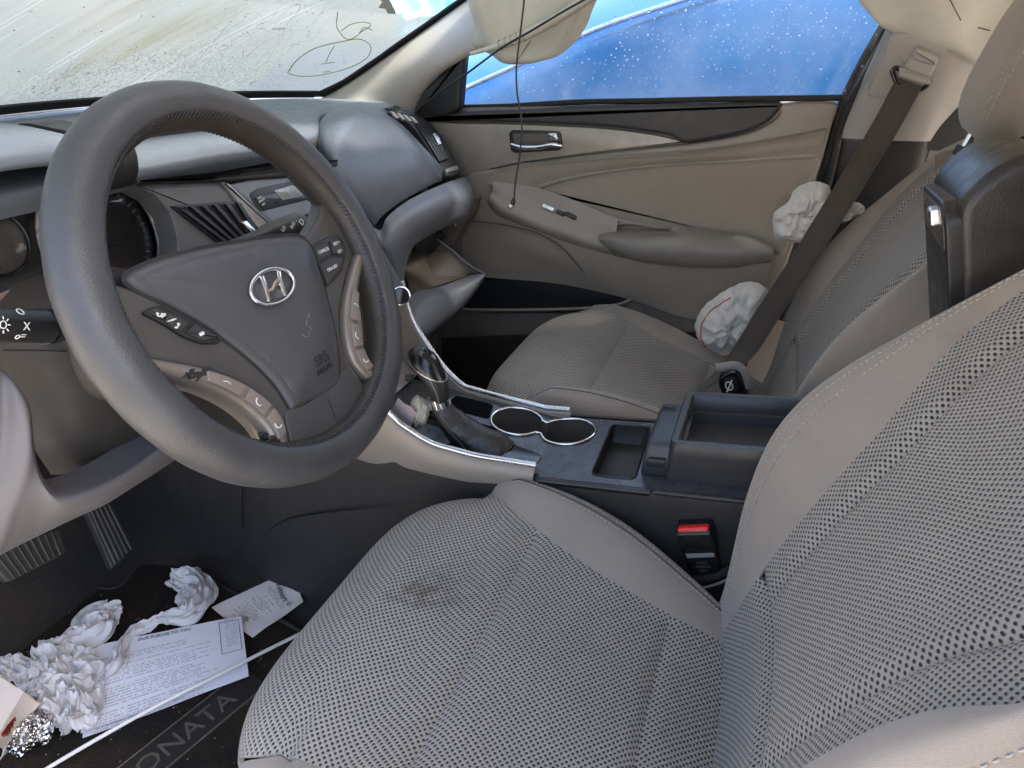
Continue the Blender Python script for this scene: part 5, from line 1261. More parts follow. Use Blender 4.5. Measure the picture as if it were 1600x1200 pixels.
# silver crescents below each spoke, with their own buttons
for sgn in (1, -1):
    o_e = [(.178, -.006), (.166, -.014), (.150, -.024), (.1165, -.047), (.091, -.071), (.0745, -.096), (.068, -.117), (.073, -.140), (.084, -.158)]
    i_e = [(.176, -.022), (.165, -.032), (.150, -.045), (.129, -.063), (.112, -.084), (.101, -.105), (.096, -.124), (.097, -.142), (.100, -.156)]
    O_ = cr1(np.array(o_e), 4); I_ = cr1(np.array(i_e), 4); G = []
    for o2, i2 in zip(O_, I_):
        m_ = (o2+i2)/2; w2 = np.linalg.norm(i2-o2)
        G.append([(o2[0]*sgn, o2[1], -.004), (o2[0]*sgn, o2[1], .004), ((.8*o2+.2*i2)[0]*sgn, (.8*o2+.2*i2)[1], .0085), (m_[0]*sgn, m_[1], .0092), ((.2*o2+.8*i2)[0]*sgn, (.2*o2+.8*i2)[1], .006), (i2[0]*sgn, i2[1], -.004), ((.1*o2+.9*i2)[0]*sgn, (.1*o2+.9*i2)[1], -.018)])
    G = np.array(G); G = np.swapaxes(cr1(np.swapaxes(G, 0, 1), 3), 0, 1)
    cr2 = grid('trim_crescent', G, silver_warm, sw_, thick=0, flip=sgn < 0, local=True)
    # buttons along it
    for k, (f0, f1) in enumerate(((.36, .52), (.54, .68), (.70, .86))):
        n_ = len(O_)-1; ii = np.linspace(f0*n_, f1*n_, 6); Q = []
        ev = lambda A_, t: np.array([np.interp(t, np.arange(n_+1), A_[:, 0]), np.interp(t, np.arange(n_+1), A_[:, 1])])
        up2 = [ev(O_, t)*.80+ev(I_, t)*.20 for t in ii]; dn2 = [ev(O_, t)*.28+ev(I_, t)*.72 for t in ii][::-1]
        Q = np.array(up2+dn2); Q[:, 0] *= sgn; b2 = loc('phone_button', round_corners(ccw(Q), .002), .0118, .0012, btn_warm, cr2, .004); c = Q.mean(0)
        if k: # handset arc
            a2 = np.linspace(.6, 3.6, 8)+k; P = np.stack([c[0]+.004*np.cos(a2), c[1]+.004*np.sin(a2), np.full(8, .0120)], 1); V, F = tube_data(P, .0008, 5); mk('handset_mark', V, F, print_white, b2, local=True)
        else:
            P = np.array([(c[0]-.003, c[1]+.003, .012), (c[0]+.001, c[1]+.001, .012), (c[0]+.003, c[1]-.003, .012)]); V, F = tube_data(P, .0006, 5); mk('voice_mark', V, F, print_white, b2, local=True)
    if sgn < 0:   # paint worn away to black
        for (cx, cy2, w2, h2, s_) in ((-.128, -.048, .010, .0035, .7), (-.139, -.043, .006, .003, .5), (-.115, -.060, .003, .002, .3), (-.093, -.140, .004, .006, .2), (-.1, -.128, .003, .004, 1)):
            blob = np.array([(cx+w2*math.cos(q)*(1+.4*math.sin(5*q+s_*9)), cy2+h2*math.sin(q)*(1+.4*math.cos(4*q+s_*5))) for q in np.linspace(0, 6.283, 26, endpoint=False)]); loc('worn_paint', blob, .0098, .0002, black_pl, cr2, .003)

# ================================================================ centre console
from mathutils.geometry import tessellate_polygon
co_ = thing('centre_console', 'centre console with cup holders, chrome-edged rails and open armrest box', 'console', (.352, .1, .03))
ZD = .392
zp = lambda pts, z=ZD: np.array([U(u, v, z=z)[:2] for u, v in pts])
def holed(name, outer, holes, z, mat, parent, depth=.03, wells=(), well_mat=None):
    """deck with real openings: tessellated top, skirt, and wells going down"""
    loops = [ccw(outer)]+[ccw(h)[::-1] for h in holes]; vv = []; offs = []
    for L in loops: offs.append(len(vv)); vv += [(x, y, z) for x, y in L]
    tri = tessellate_polygon([[Vector(v) for v in [(x, y, 0) for x, y in L]] for L in loops]); F = [tuple(t) for t in tri]
    n0 = len(loops[0]); V = list(vv)
    k = len(V); V += [(x, y, z-depth) for x, y in loops[0]]; F += [(i, (i+1) % n0, k+(i+1) % n0, k+i)[::-1] for i in range(n0)]
    return mk(name, V, F, mat, parent, auto=30)
# cups
def circ2(c, r, k=40, e=1.0): return np.array([(c[0]+r*math.cos(a), c[1]+r*e*math.sin(a)) for a in np.linspace(0, 2*np.pi, k, endpoint=False)])
c1, c2 = zp([(801, 668)])[0], zp([(892, 670)])[0]; c2[0] = c1[0] = (c1[0]+c2[0])/2; rc = .0425
XL, XR = .247, .424
# figure-of-eight opening
d = c2-c1; dl = np.linalg.norm(d); nk = np.array([1., 0])
ang = math.acos(min(1, (dl/2-.004)/rc)) if dl/2 < rc else .42
def arc(c, r, a0, a1, n): return [(c[0]+r*math.cos(a), c[1]+r*math.sin(a)) for a in np.linspace(a0, a1, n)]
eight = arc(c1, rc, -math.pi/2+.45, math.pi*1.5-.45, 34)+arc(c2, rc, math.pi/2+.45, math.pi*2.5-.45, 34)
tray = round_corners(np.array([(XL+.014, .062), (XL+.014, .120), (XR-.012, .126), (XR-.012, .068)]), .010)
slot = round_corners(np.array([(XL+.115, .318), (XL+.115, .40), (XR-.012, .40), (XR-.012, .330)]), .010)
gate = round_corners(np.array([(XL+.012, .262), (XL+.075, .262), (XL+.098, .300), (XL+.098, .47), (XL+.006, .47), (XL+.006, .30)]), .014)
outer = round_corners(np.array([(XL-.006, -.36), (XR+.004, -.36), (XR+.004, .50), (XL-.006, .50)]), .006)
outer = resample(outer, 150, True)
deck = holed('deck', outer, [np.array(eight), tray, slot, gate], ZD, deck_pl, co_)
def well(name, L, z0, depth, mat, draft=.9, parent=deck, lip=None):
    L = ccw(L); c = L.mean(0); n = len(L); R = [(1, 0), (1, -.003), (.985, -depth*.5), (draft, -depth+.006), (draft-.04, -depth)]
    V = []
    for s, dz in R: V += [(c[0]+(x-c[0])*s, c[1]+(y-c[1])*s, z0+dz) for x, y in L]
    F = []
    for i in range(len(R)-1):
        for j in range(n): F.append((i*n+j, i*n+(j+1) % n, (i+1)*n+(j+1) % n, (i+1)*n+j))
    F.append(tuple((len(R)-1)*n+j for j in range(n)))
    o = mk(name, V, F, mat, parent, auto=35)
    return o
well('cup_wells', eight, ZD, .058, plastic('cup_rubber', (.075, .066, .058), .45, 600, .3, .2), .95)
well('coin_tray', tray, ZD, .028, black_tex, .95)
well('front_tray', slot, ZD, .03, black_pl, .95)
well('shift_gate', gate, ZD, .014, black_gloss, .96)
P = np.array([(x, y, ZD+.0015) for x, y in eight]); tube('cup_chrome_ring', P, .0022, chrome, deck, 8, closed=True)
P = np.array([(x, y, ZD+.0005) for x, y in offset2(ccw(tray), -.0015)]); tube('tray_lip', P, .0015, black_pl, deck, 6, closed=True)
# rails: curve from the centre stack down to the cup holders
ch = [(628, 440), (637, 478), (650, 510), (672, 545), (700, 582), (735, 611), (775, 626), (830, 636), (891, 641)]
RC = np.array([U(u, v, x=x) for (u, v), x in zip(ch, (.452, .450, .447, .442, .436, .432, .430, .430, .430))]); RC = cr1(RC, 5)
LC = np.array([U(u, v, x=.245) for u, v in ((612, 650), (640, 672), (680, 695), (740, 712), (800, 722), (838, 728))])
LC = np.concatenate([A(.236, 0, 0)+np.array([[0, p[1], p[2]] for p in RC[[0, 5, 10]]]), LC]); LC = cr1(LC, 5)
rail_m = plastic('rail_paint', (.27, .238, .205), .42, 900, .15, .07, metallic=.15)
def rail(side):
    Cc = (RC if side > 0 else LC).copy()
    sx = side
    Cc[:, 2] = np.maximum(Cc[:, 2], ZD+.007)
    inn = Cc+A(-sx*.006, -.003, -.003); low = Cc+A(-sx*.008, 0, 0); low[:, 2] = np.minimum(Cc[:, 2]-.008, np.maximum(ZD-.004, Cc[:, 2]-.07)); low[:, 1] += np.maximum(0, (Cc[:, 2]-.47))*.9
    out1 = Cc+A(sx*.008, 0, -.004); out2 = Cc+A(sx*.012, .0, -.03); out3 = Cc+A(sx*.008, .0, 0); hh = np.interp(np.linspace(0, 1, len(Cc)), [0, .4, .8, 1], [.10, .085, .055, .026]); out3[:, 2] = Cc[:, 2]-hh if side > 0 else np.interp(Cc[:, 1], [.19, .30, .43, .56], [.384, .352, .338, .360]); out2[:, 2] = (Cc[:, 2]+out3[:, 2])/2; out4 = out3+A(-sx*.012, 0, -.004)
    G = np.stack([low, low*.4+inn*.6, inn, Cc, out1, out2, out3, out4]); G = cr1(G, 4)
    r = grid('rail', G, rail_m, co_, thick=.003, flip=side > 0)
    tube('chrome_edge', Cc+A(0, 0, .0015), .0048, satin, r, 10)
    # blunt end
    e = Cc[-1]; return r
rail(1); rail(-1)
# lower centre stack between the rails
xs_st = (.250, .30, .352, .40, .455)
patch('stack_face', [[A(x, .668, .66), A(x, .640, .60), A(x, .60, .53), A(x, .55, .455), A(x, .515, .412), A(x, .49, .394)] for x in xs_st], plastic('stack_plastic', (.26, .235, .245), .45, 900, .2, .06, metallic=.2), co_, n=(4, 5), thick=.004)
# round start button by the stack
bq = U(626, 462, x=.43); fb = frame3(bq, A(.2, -.95, .2)/1.0, A(0, .25, .97), nrm(A(-.75, -.55, .3)))
V, F = plate_data(circ2((0, 0), .014, 24), .006, .002, base=-.01); pbn = mk('start_button', place(V, frame3(bq, nrm(np.cross(A(0, 0, 1), fb[3])), nrm(np.cross(fb[3], np.cross(A(0, 0, 1), fb[3]))), fb[3])), F, black_gloss, co_)
a_ = np.linspace(0, 2*np.pi, 28, endpoint=False); e1_ = nrm(np.cross(A(0, 0, 1), fb[3])); e2_ = np.cross(fb[3], e1_)
tube('button_ring', bq+fb[3]*.004+np.outer(np.cos(a_), e1_)*.015+np.outer(np.sin(a_), e2_)*.015, .0015, chrome, pbn, 6, closed=True)
# flanks
for sx, nm in ((-1, 'driver_flank'), (1, 'passenger_flank')):
    x0 = .240 if sx < 0 else .444
    patch(nm, [[A(x0, y, .390), A(x0+sx*.004, y, .375), A(x0+sx*.008, y, .26), A(x0+sx*.014, y, .10), A(x0+sx*.02, y, .02)] for k, y in enumerate((-.45, -.2, .05, .2, .4))]+[[A(x0+sx*.0, .56, .43), A(x0+sx*.006, .56, .36), A(x0+sx*.01, .56, .25), A(x0+sx*.02, .56, .12), A(x0+sx*.03, .56, .03)], [A(x0, .8, .60), A(x0+sx*.008, .8, .42), A(x0+sx*.014, .8, .28), A(x0+sx*.02, .8, .14), A(x0+sx*.03, .8, .04)], [A(x0, 1.05, .62), A(x0+sx*.01, 1.05, .45), A(x0+sx*.02, 1.05, .32), A(x0+sx*.03, 1.05, .18), A(x0+sx*.04, 1.05, .06)]], black_tex, co_, n=(5, 5), thick=.004, flip=sx > 0)
P = cr1(np.array([A(.2385, y, z) for y, z in ((.03, .389), (-.1, .389), (-.4, .389))]), 6); tube('flank_bead', P, .004, black_pl, co_, 8)
P = cr1(np.array([A(.2365, y, z) for y, z in ((.19, .390), (.1, .389), (.035, .389))]), 6); tube('deck_edge', P, .0055, black_gloss, co_, 10)
# kick panel crease in the driver's footwell
P = cr1(np.array([U(u, v, x=.222) for u, v in ((415, 832), (450, 812), (500, 803), (560, 797), (620, 792))]), 6); tube('panel_crease', P, np.interp(np.arange(len(P)), [0, 3, len(P)-6, len(P)-1], [.0006, .0022, .0018, .0003]), black_pl, co_, 6)
P = np.array([U(379, v, x=.218) for v in (762, 790, 824)]); tube('panel_joint', P, .0007, black_gloss, co_, 5)
# ---- armrest box, open
bx0, bx1, by0, by1, bz1 = .262, .430, -.34, .026, .450
box_o = np.array([(bx0, by0), (bx1, by0), (bx1, by1), (bx0+.004, by1)])
ro = round_corners(box_o, .018, 5); ri = offset2(ccw(ro), .0125)
rings = [(ccw(ro)*1.0, .385), (ccw(ro), bz1-.020), (ccw(ro), bz1-.004), (offset2(ccw(ro), .002), bz1), (offset2(ccw(ro), .010), bz1), (ri, bz1-.003), (offset2(ccw(ro), .015), bz1-.026), (offset2(ccw(ro), .019), bz1-.028), (offset2(ccw(ro), .022), bz1-.044)]
V = []; F = []; n = len(ro)
for L, z in rings: V += [(x, y, z+(.012*math.sin(max(0, min(1, (by1-y)/.376))*math.pi) if z > .40 else 0)) for x, y in L]
for i in range(len(rings)-1):
    for j in range(n): F.append((i*n+j, i*n+(j+1) % n, (i+1)*n+(j+1) % n, (i+1)*n+j))
F.append(tuple((len(rings)-1)*n+j for j in range(n)))
abx = mk('armrest_box', V, F, plastic('box_plastic', (.030, .031, .034), .36, 900, .3, .2), co_, auto=35)
ribs = leather('ribbed_liner', (.026, .026, .028), .5, 700, .9, .0008)
Lf = offset2(ccw(ro), .024); mk('box_liner', [(x, y, bz1-.042+.012*math.sin(max(0, min(1, (by1-y)/.376))*math.pi)) for x, y in Lf], [tuple(range(len(Lf)))], ribs, abx, smooth=False)
# latch block on its front
fl_ = frame3((.344, .026, .416), A(-1, 0, 0), A(0, 0, 1), A(0, 1, 0))
lt = plate('latch_block', round_corners(np.array([(-.066, -.027), (.070, -.027), (.074, .0), (.066, .027), (-.060, .027)]), .008), fl_, .030, .006, plastic('latch_plastic', (.032, .036, .043), .38, 900, .25), abx, base=-.004)
plate('latch_slot', np.array([(-.044, .0235), (-.030, .0235), (-.030, .0275), (-.044, .0275)]), fl_, .0265, .0005, black_gloss, lt, base=.008)
plate('latch_hook', round_corners(np.array([(.060, -.004), (.080, -.004), (.080, .008), (.060, .008)]), .003), fl_, .024, .003, black_pl, lt, base=0)
# the console climbs towards the rear
def climb(o):
    oy, oz = WM[o.name].translation[1], WM[o.name].translation[2]
    for v in o.data.vertices:
        k = max(0.0, min(1.0, (v.co.z+oz-.10)/.28)); v.co.z += .2*max(0.0, .215-(v.co.y+oy))*k
    for c in o.children: climb(c)
for o in list(co_.children):
    if o.name.split('.')[0] in ('deck', 'armrest_box', 'flank_bead', 'deck_edge', 'driver_flank', 'passenger_flank'): climb(o)
# ---- lid standing half open: leather pad with a hard inner panel on its front
lx0, lx1 = .287, .455
FS = frame3((lx0, 0, 0), A(0, -1, 0), A(0, 0, 1), A(-1, 0, 0))
po = planepx([(1504, 560), (1501, 520), (1498, 430), (1495, 350), (1502, 318), (1524, 292), (1557, 266), (1602, 243), (1652, 246), (1692, 285), (1712, 380), (1702, 500), (1652, 600), (1552, 620)], FS)
lid = plate('armrest_lid', round2(po, 4), frame3((lx1, 0, 0), A(0, -1, 0), A(0, 0, 1), A(-1, 0, 0)), lx1-lx0, .014, lid_leather, co_, base=0, k=6)
# front face frame
pF0, pF1 = U(1501, 520, x=lx0), U(1495, 352, x=lx0); upL = nrm(pF1-pF0); fwL = nrm(np.cross(A(1, 0, 0), upL)); fwL = fwL if fwL[1] > 0 else -fwL; LL = np.linalg.norm(pF1-pF0)
hw = (lx1-lx0)/2; FLd = frame3(pF0+A(hw, 0, 0), A(-1, 0, 0), upL, fwL)
pan = plate('lid_inner_panel', round_corners(np.array([(-hw-.003, -.06), (hw-.003, -.06), (hw-.003, LL+.006), (hw-.02, LL+.022), (-hw-.003, LL+.014)]), .008), FLd, .010, .003, black_pl, lid, base=-.01)
plate('lid_recess', round_corners(np.array([(-hw+.006, LL-.030), (hw-.010, LL-.030), (hw-.012, LL+.0), (hw-.024, LL+.014), (-hw+.006, LL+.008)]), .005), FLd, .0112, .0006, plastic('lid_recess_plastic', (.055, .046, .038), .28), pan, base=.004)
plate('lid_latch', round_corners(np.array([(.022, LL-.008), (.046, LL-.008), (.044, LL+.012), (.024, LL+.012)]), .003), FLd, .020, .004, satin, pan, base=.004)
# ================================================================ gear selector
gs = thing('gear_selector', 'automatic gear selector with black knob and leather boot', 'gear lever', (.30, .33, ZD))
xg = .296
bpth = [U(u, v, x=xg) for u, v in ((775, 716), (745, 692), (716, 668), (697, 648), (688, 634))]
Pb = cr1(np.array(bpth), 7); nb = len(Pb); T, N, B = frames(Pb); G = []
for i in range(nb):
    f = i/(nb-1); r = np.interp(f, [0, .12, .4, .75, 1], [.034, .036, .026, .0185, .0165]); row = []
    for k in range(36):
        a = 2*np.pi*k/36; wr = 1+.04*math.sin(3*a+9*f)*(1-f*.5)+.07*(1-abs(math.sin(f*13+1.2*math.sin(a*2+.6))))**2*(1-.5*f)-.03
        dv = (N[i]*math.cos(a)+B[i]*math.sin(a))*r*wr; dv[1] *= 1+.55*(1-f)**1.5; row.append(Pb[i]+dv)
    G.append(row)
boot = mk('boot', np.array(G).reshape(-1, 3), gfaces(nb, 36, False, True), boot_leather, gs)
for ka in (9, 27): tube('boot_seam', np.array([G[i][ka]+nrm(G[i][ka]-Pb[i])*.0006 for i in range(nb)]), .001, thread_dark, boot, 5)
plate('boot_frame', offset2(ccw(gate), -.006), frame3((0, 0, ZD), A(1, 0, 0), A(0, 1, 0), A(0, 0, 1)), .003, .0015, black_gloss, gs, base=-.002) if False else None
plate('gate_plate', round_corners(np.array([(XL+.002, .205), (XL+.052, .205), (XL+.062, .262), (XL+.002, .262)]), .006), frame3((0, 0, ZD), A(1, 0, 0), A(0, 1, 0), A(0, 0, 1)), .004, .002, black_gloss, gs, base=-.002)
cl0, cl1 = U(688, 634, x=xg), U(684, 620, x=xg); tube('collar', [cl0, cl0*.5+cl1*.5, cl1], .0175, chrome, gs, 24)
kp = [(687, 626, .0165, .0165), (686, 614, .0180, .0185), (682, 602, .0200, .0235), (675, 589, .0215, .0300), (669, 577, .0222, .0335), (665, 567, .0215, .0320), (665, 559, .0175, .0255), (667, 553, .0120, .0165), (668, 551, .003, .005)]
G = []
for u, v, ra, rb in kp:
    c = U(u, v, x=xg); G.append([c+A(math.cos(a)*ra, 0, 0)+nrm(A(0, -.86, -.36))*math.sin(a)*rb*.95 for a in np.linspace(0, 2*np.pi, 28, endpoint=False)])
G = cr1(np.array(G), 4); knob = mk('knob', G.reshape(-1, 3), gfaces(len(G), 28, False, True), leather('knob_grip', (.022, .020, .019), .42, 500, .4, .0003), gs)
G2 = []
for (u, v, ra, rb), gr in zip(kp[4:], (1.015, 1.04, 1.06, 1.08, 1.2)):
    c = U(u, v-1, x=xg); G2.append([c+A(math.cos(a)*ra*gr, 0, 0)+nrm(A(0, -.86, -.36))*math.sin(a)*rb*.95*gr for a in np.linspace(0, 2*np.pi, 28, endpoint=False)])
G2 = cr1(np.array(G2), 4); mk('knob_cap', np.concatenate([G2.reshape(-1, 3), G2[-1].mean(0)[None]]), gfaces(len(G2), 28, False, True)+[((len(G2)-1)*28+a, (len(G2)-1)*28+(a+1) % 28, len(G2)*28) for a in range(28)], plastic('knob_gloss', (.008, .008, .009), .2, gb=0), knob)
tube('knob_trim_ring', G2[0], .0011, satin, knob, 6, closed=True)
P = np.array([G[i][12] + nrm(G[i][12]-G[i].mean(0))*.0008 for i in range(1, len(G)-4)]); tube('knob_line', P, .0006, silver, knob, 5)
u_ = U(641, 590, x=xg); tube('release_button', [u_+A(0, -.004, .0), u_, u_+A(0, .006, -.001)], .006, black_pl, knob, 12)

# ================================================================ driver belt buckle
bk = thing('belt_buckle', 'black belt buckle with red release button beside driver seat', 'seat belt buckle', (.25, -.045, .28))
FB = frame3(U(1090, 845, x=.222), nrm(U(1116, 836, x=.222)-U(1062, 838, x=.222)), nrm(A(-.12, .10, 1)), A(0, 0, 0))
aB = FB[1]; bB = nrm(FB[2]-aB*(aB@FB[2])); nB = np.cross(aB, bB); nB = nB if nB[0] < 0 else -nB
FB = frame3(FB[0], aB, bB, nB)
hwB = np.linalg.norm(U(1116, 836, x=.222)-U(1062, 838, x=.222))/2
body = plate('housing', round_corners(np.array([(-hwB*.92, -.055), (hwB*.92, -.055), (hwB*1.02, .0), (hwB*1.05, .010), (-hwB*1.05, .010), (-hwB*1.0, .0)]), .004), FB, .010, .004, black_gloss, bk, base=-.014)
plate('release_housing', round_corners(np.array([(-hwB*1.08, -.004), (hwB*1.08, -.004), (hwB*1.0, .024), (-hwB*1.0, .024)]), .004), FB, .0125, .004, black_gloss, body, base=-.016)
plate('red_button', round_corners(np.array([(-hwB*.95, .006), (hwB*.95, .006), (hwB*.88, .0225), (-hwB*.88, .0225)]), .003), frame3(FB[0]+nB*.004+bB*.0035, aB, nrm(bB*.92-nB*.38), nrm(nB*.92+bB*.38)), .012, .003, red_pl, body, base=-.006)
plate('grey_label', np.array([(-hwB*.75, -.0205), (hwB*.85, -.0195), (hwB*.85, -.0125), (-hwB*.78, -.0130)]), FB, .0107, .0002, print_grey, body, base=.006)
for k, s_t in enumerate(('PRESS', 'AIRBAG', 'BELT')): text_mesh('moulded_text', s_t, frame3(FB[0]+nB*.0105+bB*(-.030-.007*k), aB, bB, nB), .006, plastic('moulded_letters', (.06, .058, .055), .5, gb=0) if k == 0 else bpy.data.materials['moulded_letters'], body, depth=.0003)
P = cr1(np.array([U(u, v, x=.220) for u, v in ((1082, 905), (1100, 904), (1125, 897), (1150, 886))]), 5); tube('cable_sleeve', P, .006, carpet_m, bk, 8)
tube('cable', P+A(-.006, 0, -.012), .002, silver, bk, 6)

# ================================================================ passenger belt
pb = thing('passenger_belt', 'dark brown seat belt running from pillar guide across passenger seat', 'seat belt', (1.03, -.22, .92))
mid = [(1421, 128, .985, 26), (1385, 195, .975, 27), (1340, 270, .960, 28), (1290, 350, .94, 29), (1240, 430, .915, 29), (1200, 490, .885, 29), (1165, 545, .845, 28), (1135, 578, .79, 24), (1108, 600, .72, 18), (1088, 618, .66, 14)]
Gb = []
for u, v, x, hwp in mid:
    c = U(u, v, x=x); Gb.append(c)
Pm = cr1(np.array(Gb), 5); dirs_ = np.gradient(Pm, axis=0); dirs_ /= np.linalg.norm(dirs_, axis=1, keepdims=True)
G = []; hw_ = np.interp(np.linspace(0, 9, len(Pm)), range(10), [.0235]*7+[.021, .017, .015])
tw = np.interp(np.linspace(0, 9, len(Pm)), [0, 2, 5, 6.5, 8, 9], [0, .05, .15, .55, .95, 1.1])
for c, d, h, t in zip(Pm, dirs_, hw_, tw):
    side0 = nrm(A(0, -1, 0)-d*(A(0, -1, 0)@d)); up0 = np.cross(d, side0); s = side0*math.cos(t*.6)+up0*math.sin(t*.6)
    nn_ = np.cross(s, d); nn_ = nn_ if nn_@(CP-c) > 0 else -nn_
    G.append([c+s*h*q+nn_*(.004*(1-q*q)*t) for q in np.linspace(-1, 1, 9)])
grid('webbing', np.array(G), webbing, pb, thick=.0014)
for jj in (1, 7): tube('selvedge', np.array([r[jj] for r in G])+A(-.0012, 0, .0006), .0005, thread_dark, pb, 4)
# guide ring
gq = [(1397, 120), (1394, 112), (1400, 106), (1412, 112), (1430, 119), (1446, 122), (1451, 128), (1446, 136), (1436, 140), (1420, 138), (1402, 130)]
P = cr1(np.array([U(u, v, x=.988) for u, v in gq]), 4, True); gr_ = tube('guide_ring', P, .0040, black_gloss, pb, 10, closed=True)
plate('guide_plate', round_corners(planepx([(1402, 108), (1450, 124), (1446, 130), (1400, 116)], fr_b), .003), frame3(fr_b[0]+A(-.042, 0, 0), fr_b[1], fr_b[2], fr_b[3]), .004, .0015, pillar_grey, gr_, base=-.02)
# its buckle by the console
b2 = thing('passenger_belt_buckle', 'black belt buckle with pale symbol label, behind the armrest box', 'seat belt buckle', (.57, .0, .38))
F2 = frame3(U(1140, 592, x=.56), nrm(U(1158, 588, x=.56)-U(1122, 598, x=.56)), A(0, 0, 1), A(0, 0, 0)); a2 = F2[1]; b2v = nrm(A(0, 0, 1)-a2*a2[2]); n2 = np.cross(a2, b2v); n2 = n2 if n2[0] < 0 else -n2; F2 = frame3(F2[0], a2, b2v, n2)
bb = plate('housing', round_corners(np.array([(-.019, -.045), (.021, -.045), (.021, .012), (.012, .020), (-.012, .014), (-.019, .0)]), .006), F2, .012, .006, black_gloss, b2, base=-.014)
plate('symbol_label', round_corners(np.array([(-.014, -.022), (.010, -.020), (.011, .006), (-.006, .008)]), .002), F2, .0124, .0003, black_pl, bb, base=.006)
V, F = ring_data((-.002, -.007, .0128), .0055, .0011, F2, ry=.0075, k=20, kk=6); mk('belt_symbol', V, F, print_white, bb)
tube('belt_symbol', place(np.array([(-.009, -.016, .013), (-.002, -.008, .013), (.006, .002, .013)]), F2), .0012, print_white, bb, 6)
P = cr1(np.array([U(u, v, x=.56) for u, v in ((1120, 575), (1150, 572), (1165, 585), (1168, 605))]), 5)
tube('sleeve', P, .008, fab_side, b2, 10)

# ================================================================ deployed seat airbags beside the passenger seat
def bag(name, label, outline, x0, depth, seed, rim=True):
    """limp cloth pouch: outline on a plane facing the driver, puckered edge, wrinkles"""
    t = thing(name, label, 'airbag', tuple(U(*outline[0], x=x0)), 'deployed seat airbags')
    fr = fx(x0); P = planepx(outline, fr); P = resample(cr1(P, 8, True), 96, True); c = P.mean(0); rings = 16; V = []
    for i, s in enumerate(np.linspace(1, 0.02, rings)):
        for j, p in enumerate(P):
            q = c+(p-c)*s*(1+(.030*fbm((j*.35, seed, 0), 3))*(s**6))
            h = depth*(1-s**2.2)**.75+(.020*fbm((q[0]*14+seed, q[1]*14, 3.1), 2)+.016*(1-abs(fbm((q[0]*24, q[1]*24+seed, 1), 2)))**5+.010*(1-abs(fbm((q[0]*45+seed, q[1]*45, 6), 2)))**6)*(1-s**5)
            h += .004*fbm((j*.5, seed, 2), 2)*s**4
            V.append(np.array([q[0], q[1], h]))
    V = place(np.array(V), fr); n = 96; F = gfaces(rings, n, False, True); F.append(tuple((rings-1)*n+j for j in range(n)))
    cl2 = mk('pouch', V, F, airbag_white, t)
    return t, V.reshape(rings, n, 3), cl2
t1, V1, c1_ = bag('side_airbag', 'ruffled white airbag cloth against door above the armrest', [(1207, 345), (1212, 330), (1232, 315), (1240, 298), (1262, 285), (1288, 286), (1300, 300), (1310, 330), (1290, 362), (1262, 380), (1232, 376), (1212, 372)], .985, .025, 2)
t2, V2, c2_ = bag('side_airbag', 'white airbag pouch with orange stitch line below the armrest', [(1086, 515), (1092, 490), (1110, 470), (1140, 450), (1175, 440), (1200, 455), (1205, 500), (1190, 535), (1160, 552), (1120, 560), (1098, 545)], .965, .045, 5)
P = cr1(np.array([V2[4][j] for j in range(2, 40, 2)]), 3); Nn = np.tile(A(-1, 0, .2), (len(P), 1))
# orange thread lines following the pouch edge
ring = V2[3]; idx = [j % 96 for j in range(-22, 26)]; tube('orange_seam', cr1(ring[idx][::2]+A(-.002, 0, 0), 2), .0016, orange_thread, c2_, 6)
ring = V1[3]; tube('ruffle_seam', cr1(ring[::3]+A(-.0015, 0, 0), 2, True), .0012, print_white, c1_, 5, closed=True)
t3, V3, c3_ = bag('side_airbag', 'small white airbag fold poking out behind the belt', [(1300, 325), (1320, 315), (1345, 318), (1350, 330), (1325, 345), (1300, 350)], 1.0, .015, 9)

# ================================================================ pedals
def pedal(name, label, pts, y, tilt, nrib, along):
    t = thing(name, label, 'pedal', tuple(U(*pts[0], y=y)))
    o = U(*np.mean(pts, 0), y=y); a = A(1, 0, 0); n = nrm(A(0, -math.cos(tilt), math.sin(tilt))); b = np.cross(n, a); fr = frame3(o, a, b, n); Q = ccw(planepx(pts, fr))
    pad_ = plate('pad', round_corners(Q, .006), fr, .008, .003, plastic('pedal_rubber_'+name, (.026, .025, .022), .6, 500, .4, .3, dirt=.6, dirtcol=(.075, .065, .05)), t, base=-.006)
    (x0, x1), (y0, y1) = (Q[:, 0].min(), Q[:, 0].max()), (Q[:, 1].min(), Q[:, 1].max())
    P0 = planepx(pts, fr)
    for k in range(nrib):
        f = (k+.5)/nrib*.86+.07
        if along: p, q = P0[0]+(P0[1]-P0[0])*f, P0[3]+(P0[2]-P0[3])*f
        else: p, q = P0[0]+(P0[1]-P0[0])*f, P0[3]+(P0[2]-P0[3])*f
        p, q = p+(q-p)*.04, q+(p-q)*.04
        tube('rib', place(np.array([[*(p+(q-p)*s), .0085] for s in np.linspace(0, 1, 4)]), fr), .0022, pad_.data.materials[0] if not along else plastic('rib_rubber', (.05, .048, .044), .55, gb=0) if k == 0 else bpy.data.materials.get('rib_rubber'), pad_, 6)
    return t, fr
pt, pf = pedal('accelerator_pedal', 'long narrow ribbed accelerator pedal under the knee panel', [(128, 792), (163, 772), (208, 858), (172, 892)], .90, .6, 5, True)
tube('arm', [pf[0]+A(0, .03, .06), pf[0]+A(0, .10, .22), pf[0]+A(0, .12, .4)], .008, black_pl, pt, 8)
pt2, pf2 = pedal('brake_pedal', 'wide grimy brake pedal left of the accelerator', [(-30, 868), (88, 826), (101, 864), (8, 912)], .86, .55, 9, False)
tube('arm', [pf2[0]+A(0, .02, .02), pf2[0]+A(0, .10, .16), pf2[0]+A(0, .12, .36)], .010, black_pl, pt2, 8)

